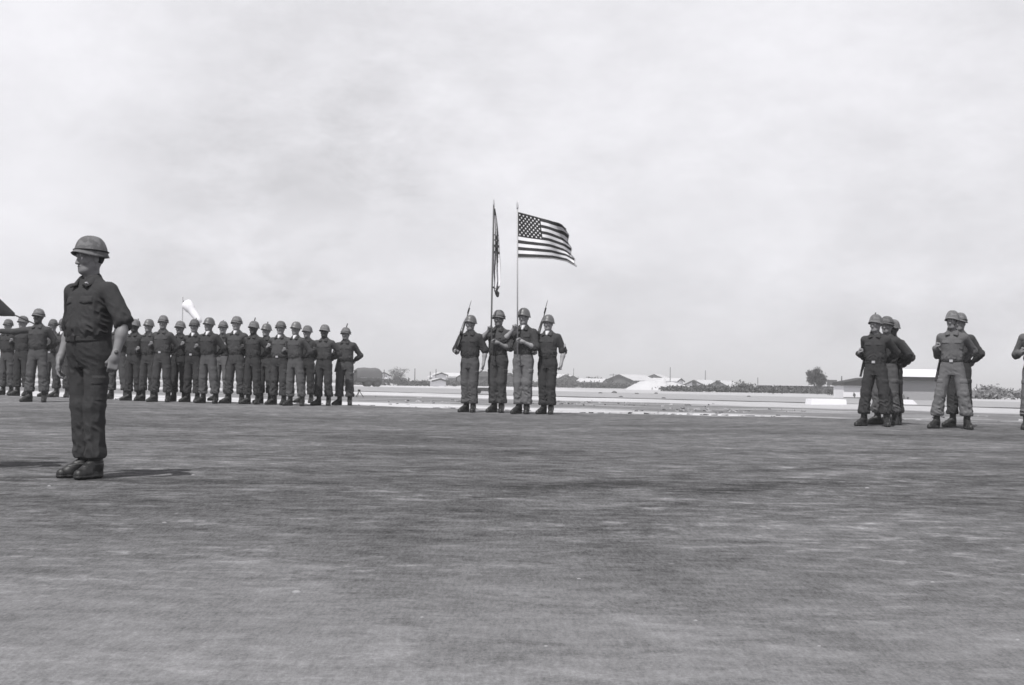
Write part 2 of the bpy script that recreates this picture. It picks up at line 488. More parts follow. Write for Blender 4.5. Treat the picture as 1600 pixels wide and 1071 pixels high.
def soldier(cfg):
    """builds one person (standing at the origin, facing -Y) with parts; returns the Empty"""
    g = dict(vox=.010, hvox=None, stout=0.0, shoulders=.185, sleeves='long', head_yaw=0.0, head_pitch=0.0, feet=((.11, 0, 20), (-.11, 0, -20)), trouser_end=.20, blouse=1.0,
             skin=M_SKIN, shirt=M_SHIRT, trousers=M_TROUS, seed=1, eyes=False, tee=False, buckle=False, chin=False, helm=M_HELM, band=True, watch=False, patch=False, insignia=False, lean=0.0, legw=1.0)
    g.update(cfg)
    vox = g['vox']; so = np.float32(g['seed'] * 3.17); sh = g['shoulders']; st = g['stout']
    root = empty('person')
    # arms
    SL, SR = A((sh, .01, 1.405)), A((-sh, .01, 1.405))
    arms = []
    for side, Sx in ((1, SL), (-1, SR)):
        a = g['left'] if side > 0 else g['right']
        if 'grip' in a: Wr = grip_wrist(a['grip'], a['d'], a['p'])
        else: Wr = A(a['w'])
        E, Wr = ik(Sx, Wr, a['hint'])
        arms.append((side, Sx, E, Wr, a))
    # ---- body
    yaw = g['head_yaw']
    hc = (0, .012)
    def H(x, y, z):
        y2 = y * math.cos(g['head_pitch']) - z * math.sin(g['head_pitch']); z2 = y * math.sin(g['head_pitch']) + z * math.cos(g['head_pitch'])
        q = rotz((x, y2 - .012, z2), yaw); return (q[0], q[1] + .012, 1.655 + q[2])
    ca, sa = math.cos(yaw), math.sin(yaw)
    HM = np.array([[ca, -sa, 0], [sa, ca, 0], [0, 0, 1]], np.float32)
    pr = [ell(H(0, .015, .02), (.076, .096, .098), .02, 1, HM), ell(H(0, -.030, -.035), (.057, .064, .082), .03, 1, HM),
          ell(H(0, -.058, -.098), (.034, .034, .024), .035, 1, HM), cone(H(-.038, -.080, .024), H(.038, -.080, .024), .016, .016, .014),
          cone(H(0, -.088, .012), H(0, -.108, -.034), .008, .0125, .008), ell(H(.011, -.100, -.037), (.009, .011, .008), .006, 1, HM), ell(H(-.011, -.100, -.037), (.009, .011, .008), .006, 1, HM),
          ell(H(.041, -.060, -.024), (.024, .028, .022), .02, 1, HM), ell(H(-.041, -.060, -.024), (.024, .028, .022), .02, 1, HM),
          ell(H(.032, -.096, .000), (.017, .015, .0085), .012, -1, HM), ell(H(-.032, -.096, .000), (.017, .015, .0085), .012, -1, HM),
          ell(H(0, -.088, -.060), (.022, .011, .0065), .006, 1, HM), ell(H(0, -.086, -.074), (.020, .011, .0075), .006, 1, HM), cone(H(-.02, -.098, -.0665), H(.02, -.098, -.0665), .0022, .0022, .003, -1),
          ell(H(.079, .012, -.008), (.010, .021, .032), .008, 1, HM), ell(H(-.079, .012, -.008), (.010, .021, .032), .008, 1, HM),
          cone(H(.05, -.0, -.06), H(.028, -.05, -.088), .02, .018, .03), cone(H(-.05, -.0, -.06), H(-.028, -.05, -.088), .02, .018, .03),
          cone((0, .018, 1.44), H(0, .012, -.06), .062, .056, .03), ell((0, .005, 1.41), (.15, .075, .07), .05), cone((0, 0, 1.05), (0, 0, 1.34), .095, .11, .05)]
    for side, Sx, E, Wr, a in arms:
        pr += [cone((side * .06, .01, 1.42), Sx, .06, .055, .04), cone(Sx, E, .050, .041, .03), cone(E, E + (Wr - E) * .35, .042, .043, .02), cone(E + (Wr - E) * .3, Wr, .042, .026, .02)]
        pr += hand_prims(Wr, a['d'], a['p'], a.get('thumb', 1), a.get('mode', 'relax'))
    legs = []
    for side, (fx, fy, fa) in zip((1, -1), g['feet']):
        hip = A((side * .088, .0, .93)); ank = A((fx, fy + .015, .12)); kn = (hip + ank) / 2 + A((0, -.02, .02)); kn[0] = hip[0] * .45 + ank[0] * .55
        legs.append((side, hip, kn, ank, fa, fx, fy))
        pr += [cone((0, 0, 1.05), hip, .09, .08, .04), cone(hip, kn, .072, .05, .03), cone(kn, ank, .05, .034, .02)]
    body = sdf('body', pr, g['hvox'] or vox * .75, g['skin'], root)
    # ---- hair
    hp = [ell(H(0, .017, .022), (.0795, .0995, .1), .02, 1, HM)]
    nrm = A(rotz((0, -1, 0), yaw)[:2] + (0,)); c0 = A(H(0, .005, 0))
    sdf('hair', hp, vox * .8, M_HAIR, root, post=lambda p, f: np.maximum(f, (p - c0) @ nrm + 0.3 * np.maximum(-(p[..., 2] - 1.655) - .02, 0) * 3), clip=[(2, 1.615, 1.74)])
    if g['eyes']:
        sdf('lips', [ell(H(0, -.0885, -.0605), (.0215, .0112, .0055), .004, 1, HM), ell(H(0, -.0865, -.074), (.0195, .0112, .0065), .004, 1, HM)], .003, M_LIPS, root)
        for sx in (1, -1): sdf('eyebrow', [cone(H(sx * .016, -.0935, .0245), H(sx * .048, -.0850, .0265), .0045, .003)], .003, M_HAIR, root)
        for sx in (1, -1):
            c = H(sx * .032, -.0775, .000)
            vs, fs, mi = [], [], []
            nn, mm = 12, 8
            dirf = Vector(rotz((0, -1, 0), yaw + math.radians(-3)))
            for i in range(mm + 1):
                for k in range(nn):
                    th = math.pi * i / mm; a = 2 * math.pi * k / nn
                    vs.append(Vector((math.sin(th) * math.cos(a), math.sin(th) * math.sin(a), math.cos(th))))
            for i in range(mm):
                for k in range(nn):
                    f_ = (i * nn + k, (i + 1) * nn + k, (i + 1) * nn + (k + 1) % nn, i * nn + (k + 1) % nn); fs.append(f_)
                    mi.append(1 if ((vs[f_[0]] + vs[f_[1]] + vs[f_[2]] + vs[f_[3]]) / 4).dot(dirf) > .86 else 0)
            mesh_np('eye', [Vector(c) + v * .0112 for v in vs], fs, [M_EYE, M_IRIS], root, True, mi)
    # ---- shirt
    rows = [(1.03, .150 + st * .5, .112 + st, -.004 - st * .3), (1.07, .166 + st * .6, .126 + st, -.006 - st * .3), (1.13, .170 + st * .6, .130 + st, -.008 - st * .3), (1.22, .170 + st * .4, .130 + st * .6, -.006), (1.32, .180, .132, -.004), (1.39, .172, .118, .004),
            (1.44, .130, .095, .010), (1.475, .090, .078, .014), (1.51, .072, .066, .016)]
    sp = [stack(rows, .03)]
    for side, Sx, E, Wr, a in arms:
        sp += [cone((side * .040, .014, 1.458), Sx + A((-side * .025, 0, .0)), .056, .058, .05)]
        if g['sleeves'] == 'short':
            e = Sx + (E - Sx) * .80
            sp += [cone(Sx, e, .066, .066, .03), cone(e, Sx + (E - Sx) * .92, .071, .070, .006)]
        else:
            w2 = E + (Wr - E) * .90
            sp += [cone(Sx, E, .066, .058, .03), cone(E, w2, .062, .045, .02), cone(w2, E + (Wr - E) * .97, .047, .046, .005)]
    sp += [cone((0, -.075, 1.545), (0, -.128, 1.435), .050, .012, .006, -1), cone((0, .012, 1.49), (0, .005, 1.60), .060, .058, .006, -1)]
    ex = [A(a_[2]) for a_ in arms]
    def shirt_post(p, f):
        x, y, z = p[..., 0], p[..., 1], p[..., 2]
        q = p * A((9, 9, 6)) + so; n = vnoise(q); n2 = vnoise(p * A((8, 8, 24)) + so * 2 + (np.abs(x) * 14 + y * 5)[..., None])
        near = 0; ax0 = np.abs(x)
        for e in ex: near = near + np.exp(-np.sum((p - e) ** 2, -1) / .012)
        w = np.exp(-((z - 1.10) / .09) ** 2)
        rd = 1 - np.abs(2 * n2 - 1)
        arm_ = np.exp(-((ax0 - .15) / .05) ** 2) * np.exp(-((z - 1.27) / .11) ** 2)
        f = f - .011 * (n - .5) - .013 * (rd - .45) * (w * 1.1 + near * 1.1 + .30 + arm_ * .6)
        fr = (y < -.03) & (np.abs(x) < .17)
        ax = np.abs(x)
        pk = fr & (ax > .045) & (ax < .145)
        f = f - .002 * (pk & (z > 1.225) & (z < 1.335)) - .006 * (pk & (z > 1.305 + .12 * np.abs(ax - .095)) & (z < 1.355)) + .003 * (pk & (np.abs(z - 1.300 - .12 * np.abs(ax - .095)) < .006))
        f = f - .004 * (fr & (ax < .018) & (z < 1.45))
        return f.astype(np.float32)
    sdf('shirt', sp, vox, g['shirt'], root, shirt_post, clip=[(2, 1.035, None)])
    cv, cf = [], []
    for sx in (1, -1):
        A0, A1, B0, B1 = A((sx * .012, .083, 1.545)), A((sx * .050, -.078, 1.500)), A((sx * .020, .108, 1.505)), A((sx * .088, -.112, 1.440))
        b0 = len(cv); N = 9
        for i in range(N + 1):
            t = i / N
            bul = math.sin(math.pi * t) * A((sx * .050, 0, .012)); bul2 = math.sin(math.pi * min(t * 1.0, 1)) * A((sx * .062, .0, .004))
            p0 = A0 + (A1 - A0) * t + bul * (1 - .2 * t); p1 = B0 + (B1 - B0) * t + bul2 * (1 - .3 * t)
            if i >= N - 1: p0 = p0 + A((-sx * .018, -.020, -.040)) * (i - N + 2) / 2
            for q in (p0, (p0 + p1) / 2 + A((0, 0, .007)), p1): cv.append(q)
            for q in (p1 - A((0, 0, .014)), p0 - A((sx * .008, 0, .016))): cv.append(q)
        for i in range(N):
            for k in range(5): cf.append((b0 + i * 5 + k, b0 + i * 5 + (k + 1) % 5, b0 + (i + 1) * 5 + (k + 1) % 5, b0 + (i + 1) * 5 + k)[::sx])
        cf.append(tuple(b0 + k for k in range(5))[::-sx]); cf.append(tuple(b0 + N * 5 + k for k in range(5))[::sx])
    mesh_np('collar', cv, cf, g['shirt'], root, True)
    if g['tee']: sdf('undershirt', [cone((0, -.035, 1.505), (0, -.085, 1.455), .046, .02, .01)], .008, M_WHITE, root)
    # ---- trousers
    bl = g['blouse']; te = g['trouser_end']
    tp = [stack([(.83, .17 + st * .3, .108, .008), (.92, .182 + st * .4, .125 + st * .5, .006), (1.00, .168 + st * .5, .120 + st * .9, .0 - st * .2), (1.065, .153 + st * .5, .112 + st, -.003 - st * .3)], .04)]
    for side, hip, kn, ank, fa, fx, fy in legs:
        lo_ = ank + (kn - ank) * ((te - .12) / (kn[2] - .12) + .10)
        lw = g['legw']; tp += [cone(hip + A((0, 0, -.03)), kn, .103 * (.5 + .5 * lw), .085 * lw, .012), cone(kn, lo_, .085 * lw, (.080 + .008 * bl) * lw, .03), cone(lo_, A((ank[0], ank[1], te - .02)), (.082 + .008 * bl) * lw, (.078 - .012 * bl) * lw, .02)]
    def tr_post(p, f):
        x, y, z = p[..., 0], p[..., 1], p[..., 2]
        s = np.where(x > 0, 1.0, 3.7)
        q = p * A((10, 10, 5)) + (so + s)[..., None]
        n = vnoise(q.astype(np.float32)); n2 = vnoise((p * A((9, 9, 21)) + (so * 2 + s * 2 + x * 9 + y * 5)[..., None]).astype(np.float32))
        rd = 1 - np.abs(2 * n2 - 1)
        low = np.clip((.66 - z) / .35, 0, 1)
        cr = np.exp(-((z - .84) / .06) ** 2) * np.exp(-(x / .12) ** 2)
        f = f - .010 * (n - .5) - .024 * (rd - .45) * (low * (.45 + .55 * bl) + .22 + cr * .5)
        # side cargo pocket, fly, crease line
        ax = np.abs(x)
        ck = (ax > .135) & (z > .58) & (z < .76)
        f = f - .005 * ck - .004 * ((ax > .130) & (z > .70) & (z < .765)) + .004 * ((ax > .13) & (np.abs(z - .698) < .006))
        f = f - .004 * ((ax < .02) & (y < 0) & (z > .88))
        return f.astype(np.float32)
    sdf('trousers', tp, vox, g['trousers'], root, tr_post, clip=[(2, te, 1.06)])
    # ---- belt
    be = sdf('belt', [stack([(1.02, .164 + st * .55, .124 + st, -.004 - st * .3), (1.068, .162 + st * .55, .124 + st, -.004 - st * .3)], .01)], vox * .8, M_WEB, root,
             lambda p, f: f + .0, clip=[(2, 1.024, 1.064)])
    b = MB(); b.box((0, -.132 - st * 1.3, 1.044), (.052, .012, .040)); b.build('buckle', M_BRASS if g['buckle'] else M_STEEL, be)
    # ---- boots
    for side, hip, kn, ank, fa, fx, fy in legs:
        an = math.radians(fa); cc = (fx, fy)
        def Bp(x, y, z): return rotz((fx + x, fy + y, z), an, cc)
        bp = [cone(Bp(0, .045, .04), Bp(0, .03, .10), .042, .046, .02), cone(Bp(0, .03, .10), Bp(0, .02, .27), .049, .057, .03), cone(Bp(0, .0, .11), Bp(side * .004, -.10, .062), .046, .042, .03),
              cone(Bp(side * .006, -.10, .040), Bp(side * .002, -.165, .036), .046, .040, .03), cone(Bp(0, .04, .03), Bp(0, -.1, .03), .036, .042, .02)]
        c1 = A(Bp(0, -.05, .02))
        def bpost(p, f):
            z = p[..., 2]; return (f - .006 * (z < .024) - .002 * np.sin(z * 260) * (z > .09)).astype(np.float32)
        sdf('boot', bp, vox * .8, M_BOOT, root, bpost, clip=[(2, 0.0, .265)])
    # ---- helmet
    V, Fc = helmet_mesh(seed=g['seed'])
    hr = Matrix.Rotation(yaw, 4, 'Z') @ Matrix.Rotation(g.get('tilt', -.03), 4, 'X')
    base = Vector(H(0, .010, .016))
    V = [base + (hr @ (Vector(v) * .98)) for v in V]
    he = mesh_np('helmet', V, Fc, g['helm'], root, True)
    if g['band']:
        mb = MB(); n = 40; pts = []
        for k in range(n + 1):
            a = 2 * math.pi * k / n; pts.append(base + (hr @ Vector((math.sin(a) * .1125, -math.cos(a) * .1315, .037 + .006 * math.cos(a)))))
        mb.tube(pts, [(.0028, .008)] * (n + 1), 6, caps=False); mb.build('helmet_band', M_WEB, he, True)
    if g['chin']:
        mb = MB(); pts = []
        for k in range(13):
            t = k / 12 * 2 - 1; pts.append(Vector(H(t * .083 if abs(t) > .6 else t * .078, -.02 - .062 * (1 - t * t), .035 - .155 * (1 - abs(t) ** 2.2))))
        mb.tube(pts, [(.0035, .008)] * 13, 6); mb.build('chin_strap', M_WEB, he, True)
    if g['watch']:
        side, Sx, E, Wr, a = arms[0]
        d = unit(Wr - E); mb = MB(); c = Vector(Wr - d * .03); dv = Vector(d)
        mb.tube([c - dv * .009, c + dv * .009], [.031, .030], 14); w = mb.build('wristwatch', M_STEEL, root, True)
        mb = MB(); o = Vector((.75, -.6, .1)).normalized(); o = (o - dv * o.dot(dv)).normalized(); mb.tube([c + o * .027, c + o * .038], [.017, .016], 14); mb.build('dial', M_POLED, w, True)
    if g['patch']:
        side, Sx, E, Wr, a = arms[0]
        c = Sx + (E - Sx) * .55 + A((.074, -.02, 0)); mb = MB()
        for j in range(3):
            for sg in (1, -1):
                mb.box((c[0] + .004, c[1] + sg * .018, c[2] + .022 - j * .022), (.008, .044, .010), Matrix.Rotation(-sg * .6, 3, 'X'))
        mb.build('rank_chevrons', M_WHITE, root)
    if g['insignia']:
        mb = MB(); mb.box((.078, -.098, 1.459), (.024, .010, .016), Matrix.Rotation(.9, 3, 'X')); mb.build('collar_insignia', M_BRASS, root)
    return root
# ============================================================ ground
def edge_y(X):
    return float(np.interp(X, [-40, -14, -9, -3.5, 1.3, 6.4, 8.2, 14, 40], [39, 36.5, 33.5, 32.4, 29.2, 28.6, 27.9, 27.2, 26.5]))
def nz(x, y, s, sd=0.0):
    return float(vnoise(np.array([[x * s + sd, y * s + sd * .7, sd]], dtype=np.float32))[0]) - .5
def land_z(X, Y):
    e = edge_y(X); d = Y - e
    if d < 0: return tz(Y) - .05
    t = min(d / 9.0, 1.0); t = t * t * (3 - 2 * t)
    z = (tz(e) - .02) * (1 - t)
    return z + (.05 * nz(X, Y, .35) + .03 * nz(X, Y, 1.1, 4)) * min(1, d / 4) * (1 if Y < 180 else .4)
def grid_mesh(name, xs, ys, zf, mat, parent=None):
    V = [(x, y, zf(x, y)) for y in ys for x in xs]; n = len(xs)
    Fc = [(j * n + i, j * n + i + 1, (j + 1) * n + i + 1, (j + 1) * n + i) for j in range(len(ys) - 1) for i in range(n - 1)]
    return mesh_np(name, V, Fc, mat, parent, True)
def mat_land():
    m = bpy.data.materials.new('sand_and_scrub'); m.use_nodes = True
    t = NT(m.node_tree); b = t.n['Principled BSDF']; b.inputs['Roughness'].default_value = .95; b.inputs['Specular IOR Level'].default_value = .1
    tc = t.new('ShaderNodeTexCoord'); o = tc.outputs['Object']
    sp = t.new('ShaderNodeSeparateXYZ'); t.l.new(o, sp.inputs[0]); X, Y = sp.outputs[0], sp.outputs[1]
    ost = t.mapping(o, (.35, 1, 1), rot=(0, 0, math.radians(35)))
    nb = t.noise(ost, .09, 5, .6); nm = t.noise(t.mapping(o, (.3, 1, 1), rot=(0, 0, .6)), .55, 5, .65); nf = t.noise(o, 5, 5, .7)
    v = t.math('ADD', t.math('ADD', X, Y), t.math('MULTIPLY', t.math('SUBTRACT', nb, .5), 16))
    g = t.math('MULTIPLY', t.rng(v, 54, 59, 0, 1), t.rng(v, 78, 86, 1, 0))
    g = t.math('MULTIPLY', g, t.rng(nm, .36, .52, .25, 1))
    g2 = t.math('MULTIPLY', t.math('MULTIPLY', t.rng(X, 5, 12, 0, 1), t.rng(Y, 36, 44, 1, 0.4)), t.rng(nm, .42, .58, .2, .9))
    g = t.math('MAXIMUM', g, g2)
    edge = t.math('MULTIPLY', t.rng(Y, 33, 37, 1, 0), t.math('MULTIPLY', t.rng(nm, .40, .60, 0, 1), .6))
    g = t.math('MAXIMUM', g, edge)
    sand = t.math('ADD', .45, t.math('ADD', t.math('MULTIPLY', t.math('SUBTRACT', nm, .5), .75), t.math('MULTIPLY', t.math('SUBTRACT', nf, .5), .35)))
    scrub = t.math('ADD', .13, t.math('MULTIPLY', t.math('SUBTRACT', nf, .5), .25))
    val = t.mix(g, sand, scrub)
    far = t.rng(Y, 330, 420, 0, 1)
    val = t.mix(far, val, .12)
    t.l.new(t.grey(val), b.inputs['Base Color'])
    MATS[m.name] = m; return m
def mat_tarmac():
    m = bpy.data.materials.new('oiled_laterite_tarmac'); m.use_nodes = True
    t = NT(m.node_tree); b = t.n['Principled BSDF']; b.inputs['Specular IOR Level'].default_value = .12
    tc = t.new('ShaderNodeTexCoord'); o = tc.outputs['Object']
    sp = t.new('ShaderNodeSeparateXYZ'); t.l.new(o, sp.inputs[0]); X, Y = sp.outputs[0], sp.outputs[1]
    big = t.noise(t.mapping(o, (.6, 1, 1), rot=(0, 0, -.25)), .45, 5, .6, .4)
    streak = t.noise(t.mapping(o, (.35, 1.15, 1), rot=(0, 0, -.12)), 1.3, 8, .68, .5)
    brm = t.noise(t.mapping(o, (.30, 1, 1), rot=(0, 0, .09)), 9.0, 7, .75, .5); brm2 = t.noise(t.mapping(o, (.34, 1, 1), rot=(0, 0, -.16)), 4.0, 7, .75, .8)
    mott = t.noise(t.mapping(o, (.75, 1, 1)), 5.0, 8, .76, .3); mott2 = t.noise(t.mapping(o, (.7, 1.0, 1), loc=(3.3, 1.2, 0)), 2.1, 9, .74, .6); med = t.noise(t.mapping(o, (.7, 1, 1)), 14, 6, .75); fin = t.noise(o, 90, 4, .8); grit = t.noise(t.mapping(o, (60, 10, 60)), 1.0, 5, .85)
    # worn pale scuffs and oil-dark swathes
    pale = t.math('MULTIPLY', t.rng(mott, .52, .68, 0, 1), t.rng(big, .42, .60, .05, 1))
    spk = t.new('ShaderNodeTexVoronoi'); t.l.new(o, spk.inputs['Vector']); spk.inputs['Scale'].default_value = 3.2; spk.inputs['Randomness'].default_value = 1
    dots = t.math('MULTIPLY', t.rng(spk.outputs['Distance'], .035, .075, 1, 0), t.rng(t.noise(o, .9, 2), .50, .60, 0, 1))
    def arc(cx, cy, R, w, a):          # tyre swathes: dark rings round far turning centres
        dx = t.math('SUBTRACT', X, cx); dy = t.math('SUBTRACT', Y, cy)
        d = t.math('SQRT', t.math('ADD', t.math('MULTIPLY', dx, dx), t.math('MULTIPLY', dy, dy)))
        d = t.math('ABSOLUTE', t.math('SUBTRACT', t.math('ADD', d, t.math('MULTIPLY', t.math('SUBTRACT', mott, .5), .5)), R))
        return t.math('MULTIPLY', t.rng(d, 0, w, 1, 0), t.math('MULTIPLY', a, t.rng(streak, .35, .6, .3, 1)))
    near_pale = t.math('MULTIPLY', t.rng(t.math('ADD', Y, t.math('MULTIPLY', t.math('ADD', big, mott), 4.5)), 7.0, 12.5, 1, 0), .75)  # tarmac gets paler towards the near end, broken up by noise
    k = t.math('ADD', 1.0, t.math('MULTIPLY', t.math('SUBTRACT', big, .5), 1.5))
    for a in ((t.math('SUBTRACT', streak, .5), .9), (t.math('SUBTRACT', brm, .5), .9), (t.math('SUBTRACT', brm2, .5), 1.2), (t.math('SUBTRACT', mott, .5), 2.6), (t.rng(mott2, .5, .72, 0, 1), .6), (t.rng(mott2, .28, .46, 1, 0), -.35), (t.math('SUBTRACT', med, .5), 1.1), (t.math('SUBTRACT', fin, .5), 2.4), (t.math('SUBTRACT', grit, .5), 2.2), (pale, 1.1), (dots, .8), (near_pale, 1.3),
              (arc(6.3, 7.0, 5.75, .40, .9), -.36), (arc(6.3, 7.0, 6.9, .34, .9), -.28), (arc(-2, -9, 19.5, .5, .9), -.2), (arc(-6, 34, 22.5, .6, 1), -.30), (arc(-3, 35, 24.5, .5, 1), -.28), (arc(12, -14, 27, .9, 1), -.22), (arc(12, -14, 31, .7, 1), -.2)):
        k = t.math('ADD', k, t.math('MULTIPLY', a[0], a[1]))
    # paler worn margin along the far edge
    k = t.math('ADD', k, t.math('MULTIPLY', t.rng(Y, 24, 30, 0, .5), t.rng(mott, .35, .65, .2, 1)))
    val = t.math('MULTIPLY', t.math('MAXIMUM', k, .25), .100)
    t.l.new(t.grey(val), b.inputs['Base Color'])
    b.inputs['Roughness'].default_value = .92
    bp = t.new('ShaderNodeBump'); bp.inputs['Strength'].default_value = .5; bp.inputs['Distance'].default_value = .012
    t.l.new(t.math('ADD', t.math('ADD', fin, med), mott), bp.inputs['Height']); t.l.new(bp.outputs[0], b.inputs['Normal'])
    MATS[m.name] = m; return m
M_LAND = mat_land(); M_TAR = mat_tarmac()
xs = sorted(set([-4000, -1500, -700, -350, -200, -120, -80] + [round(-60 + i * 1.5, 2) for i in range(81)] + [80, 120, 200, 350, 700, 1500, 4000]))
ys = sorted(set([-400, -100, -40] + [round(-20 + i * 2.0, 2) for i in range(22)] + [round(24 + i * .6, 2) for i in range(60)] + [60 + i * 5 for i in range(28)] + [220, 280, 340, 420, 600, 1000, 2000, 6000]))
tag(grid_mesh('ground', xs, ys, land_z, M_LAND), kind='structure')
txs = [round(-45 + i * .5, 2) for i in range(181)]
rows = [-25, -10, 0, 5, 10, 15, 20, 24, 27]
V = []
for Y in rows: V += [(x, Y, tz(Y)) for x in txs]
for q in (0.5, 1.0):
    for x in txs:
        e = edge_y(x) + 1.3 * nz(x, 0, .5, 2) + .9 * nz(x, 0, 1.7, 7); y = 27 * 0 + (25.5 if False else e - 1.6 * (1 - q)) if q < 1 else e
        y = max(y, 24.2) ; V.append((x, max(y, 27.02 + q * .02) if x < 30 else max(y, 27.02 + q * .02), tz(y) - (0.0 if q < 1 else .014)))
n = len(txs); Fc = [(j * n + i, j * n + i + 1, (j + 1) * n + i + 1, (j + 1) * n + i) for j in range(len(rows) + 1) for i in range(n - 1)]
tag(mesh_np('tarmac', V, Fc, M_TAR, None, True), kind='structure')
M_RUN = material('runway_surface', .27, .9, .14, .12, 1.5, 0, stretch=(.4, 1, 1))
rx0, rx1 = -70, 90
def rn(x): return 104.5 - x * .967
def rf(x): return (200 - (x + 21.6) * 1.36)
V = []; K = 40
for i in range(K + 1):
    x = rx0 + (rx1 - rx0) * i / K
    if x > 60: a, b_ = rn(60), rf(60)
    a = max(rn(x), 62); b_ = max(rf(x), a + 26)
    V += [(x, a + 2.5 * nz(x, 1, .2), .034), (x, b_ + 2 * nz(x, 3, .2), .034)]
tag(mesh_np('runway', V, [(2 * i, 2 * i + 2, 2 * i + 3, 2 * i + 1) for i in range(K)], M_RUN, None, True), kind='structure')
# thin white lime line along the tarmac's far margin
M_LIME = material('lime_line', .62, .9, .2, 2, 20, 0)
def strip(name, x0, x1, off, w, mat, brk=.5):
    V = []; Fc = []; x = x0
    while x < x1:
        y = edge_y(x) + off + .25 * nz(x, 0, .8, 3)
        ww = w * (0.5 + nz(x, 0, 1.3, 9) * 1.2 + .5)
        V += [(x, y, land_z(x, y) + .03), (x, y + ww, land_z(x, y + ww) + .03)]; x += .4
    Fc = [(2 * i, 2 * i + 2, 2 * i + 3, 2 * i + 1) for i in range(len(V) // 2 - 1)]
    tag(mesh_np(name, V, Fc, mat, None, True), kind='structure')
strip('painted_line', -1.6, .55, 1.9, .22, M_LIME); strip('painted_line', .95, 4.2, .75, .26, M_LIME)

# ============================================================ rifles and flags
def align(o, a, b, roll=0.0, face=(0, -1, 0)):
    """put object's origin at a with its +Z along a->b and its -Y side turned to 'face'"""
    z = (b - a).normalized(); f = Vector(face); y = -(f - z * f.dot(z)).normalized(); x = y.cross(z)
    o.matrix_world = Matrix(((x.x, y.x, z.x, a.x), (x.y, y.y, z.y, a.y), (x.z, y.z, z.z, a.z), (0, 0, 0, 1)))
def rifle(bayonet=False, sling=True):
    r = empty('rifle')
    mb = MB()      # stock: butt, wrist, fore-end (profile in y-z; -y is the underside)
    prof = [(0.0, -.062, .045), (.02, -.064, .048), (.12, -.050, .035), (.24, -.034, .024), (.30, -.030, .018), (.36, -.030, .020), (.42, -.030, .022), (.58, -.026, .018), (.78, -.022, .012)]
    for (z0, c0, w0), (z1, c1, w1) in zip(prof[:-1], prof[1:]):
        pass
    rings = []
    for z, c, w in prof:
        top = .010 if z > .2 else .010 - (.2 - z) * .10
        h0, h1 = c, top; mid = (h0 + h1) / 2; hh = abs(h1 - h0) / 2; t = .020 if z < .1 else .021
        rings.append([(math.cos(2 * math.pi * k / 10) * t, mid + math.sin(2 * math.pi * k / 10) * hh, z) for k in range(10)])
    vs = [v for q in rings for v in q]; fs = [(i * 10 + k, i * 10 + (k + 1) % 10, (i + 1) * 10 + (k + 1) % 10, (i + 1) * 10 + k) for i in range(len(rings) - 1) for k in range(10)]
    fs += [tuple(range(9, -1, -1)), tuple((len(rings) - 1) * 10 + k for k in range(10))]
    mb.add(vs, fs); mb.build('stock', M_WOOD, r, True)
    mb = MB(); mb.tube([(0, .012, .34), (0, .014, .62)], [.017, .013], 8); mb.tube([(0, .012, .62), (0, .012, 1.06)], .0095, 8); mb.tube([(0, .012, 1.02), (0, .012, 1.12)], [.0125, .0115], 8)
    mb.box((0, .034, .55), (.012, .02, .03)); mb.box((0, .030, 1.0), (.006, .028, .014)); mb.tube([(0, -.004, .78), (0, -.004, .96)], .007, 6)
    mb.build('barrel', M_STEEL, r, True)
    mb = MB(); mb.box((0, -.065, .455), (.022, .085, .060)); mb.build('magazine', M_STEEL, r)
    mb = MB(); mb.tube([(0, -.03, .33), (0, -.062, .345), (0, -.062, .395), (0, -.03, .405)], .003, 5); mb.build('trigger_guard', M_STEEL, r)
    if sling:
        mb = MB(); mb.tube([(0, -.06, .10), (.004, -.12, .25), (.006, -.135, .5), (.004, -.10, .70), (0, -.03, .86)], [(.0025, .014)] * 5, 6); mb.build('sling', M_WEB, r, True)
    if bayonet:
        mb = MB(); mb.tube([(0, -.022, .97), (0, -.022, 1.09)], .012, 8); mb.box((0, -.012, 1.10), (.008, .05, .008)); mb.tube([(0, -.022, 1.10), (0, -.022, 1.24), (0, -.018, 1.30)], [(.003, .012), (.003, .011), (.001, .002)], 6); mb.build('bayonet', M_STEEL, r)
    return r

# ============================================================ people
def foot(fx, fy, hpx, topy):
    """foot pixel, returns location and scale from the pixel height of the figure"""
    p = on_tarmac(fx, fy); s = (fy + 1.5 - topy) * p.y / F / 1.828
    return p, s
def place(o, p, s, yaw):
    o.location = p; o.rotation_euler = (0, 0, yaw); o.scale = (s, s, s)
R = math.radians
hangL = dict(w=(.285, -.04, .90), hint=(.3, .6, 0), d=(-.02, -.18, -1), p=(-1, -.3, 0), thumb=-1, mode='relax')
hangR = dict(w=(-.285, -.04, .90), hint=(-.3, .6, 0), d=(.02, -.18, -1), p=(1, -.3, 0), thumb=1, mode='relax')
fistL = dict(w=(.27, -.04, .91), hint=(.3, .6, 0), d=(-.02, -.1, -1), p=(-1, -.2, 0), thumb=-1, mode='fist')
backL = dict(w=(.10, .20, 1.03), hint=(1, .1, -.2), d=(-1, .05, -.1), p=(0, 1, 0), thumb=-1, mode='relax')
slingR = dict(grip=(-.165, -.155, 1.25), hint=(-.38, .25, -1.1), d=(.35, -.2, .9), p=(.9, .3, -.3), thumb=-1, mode='fist')

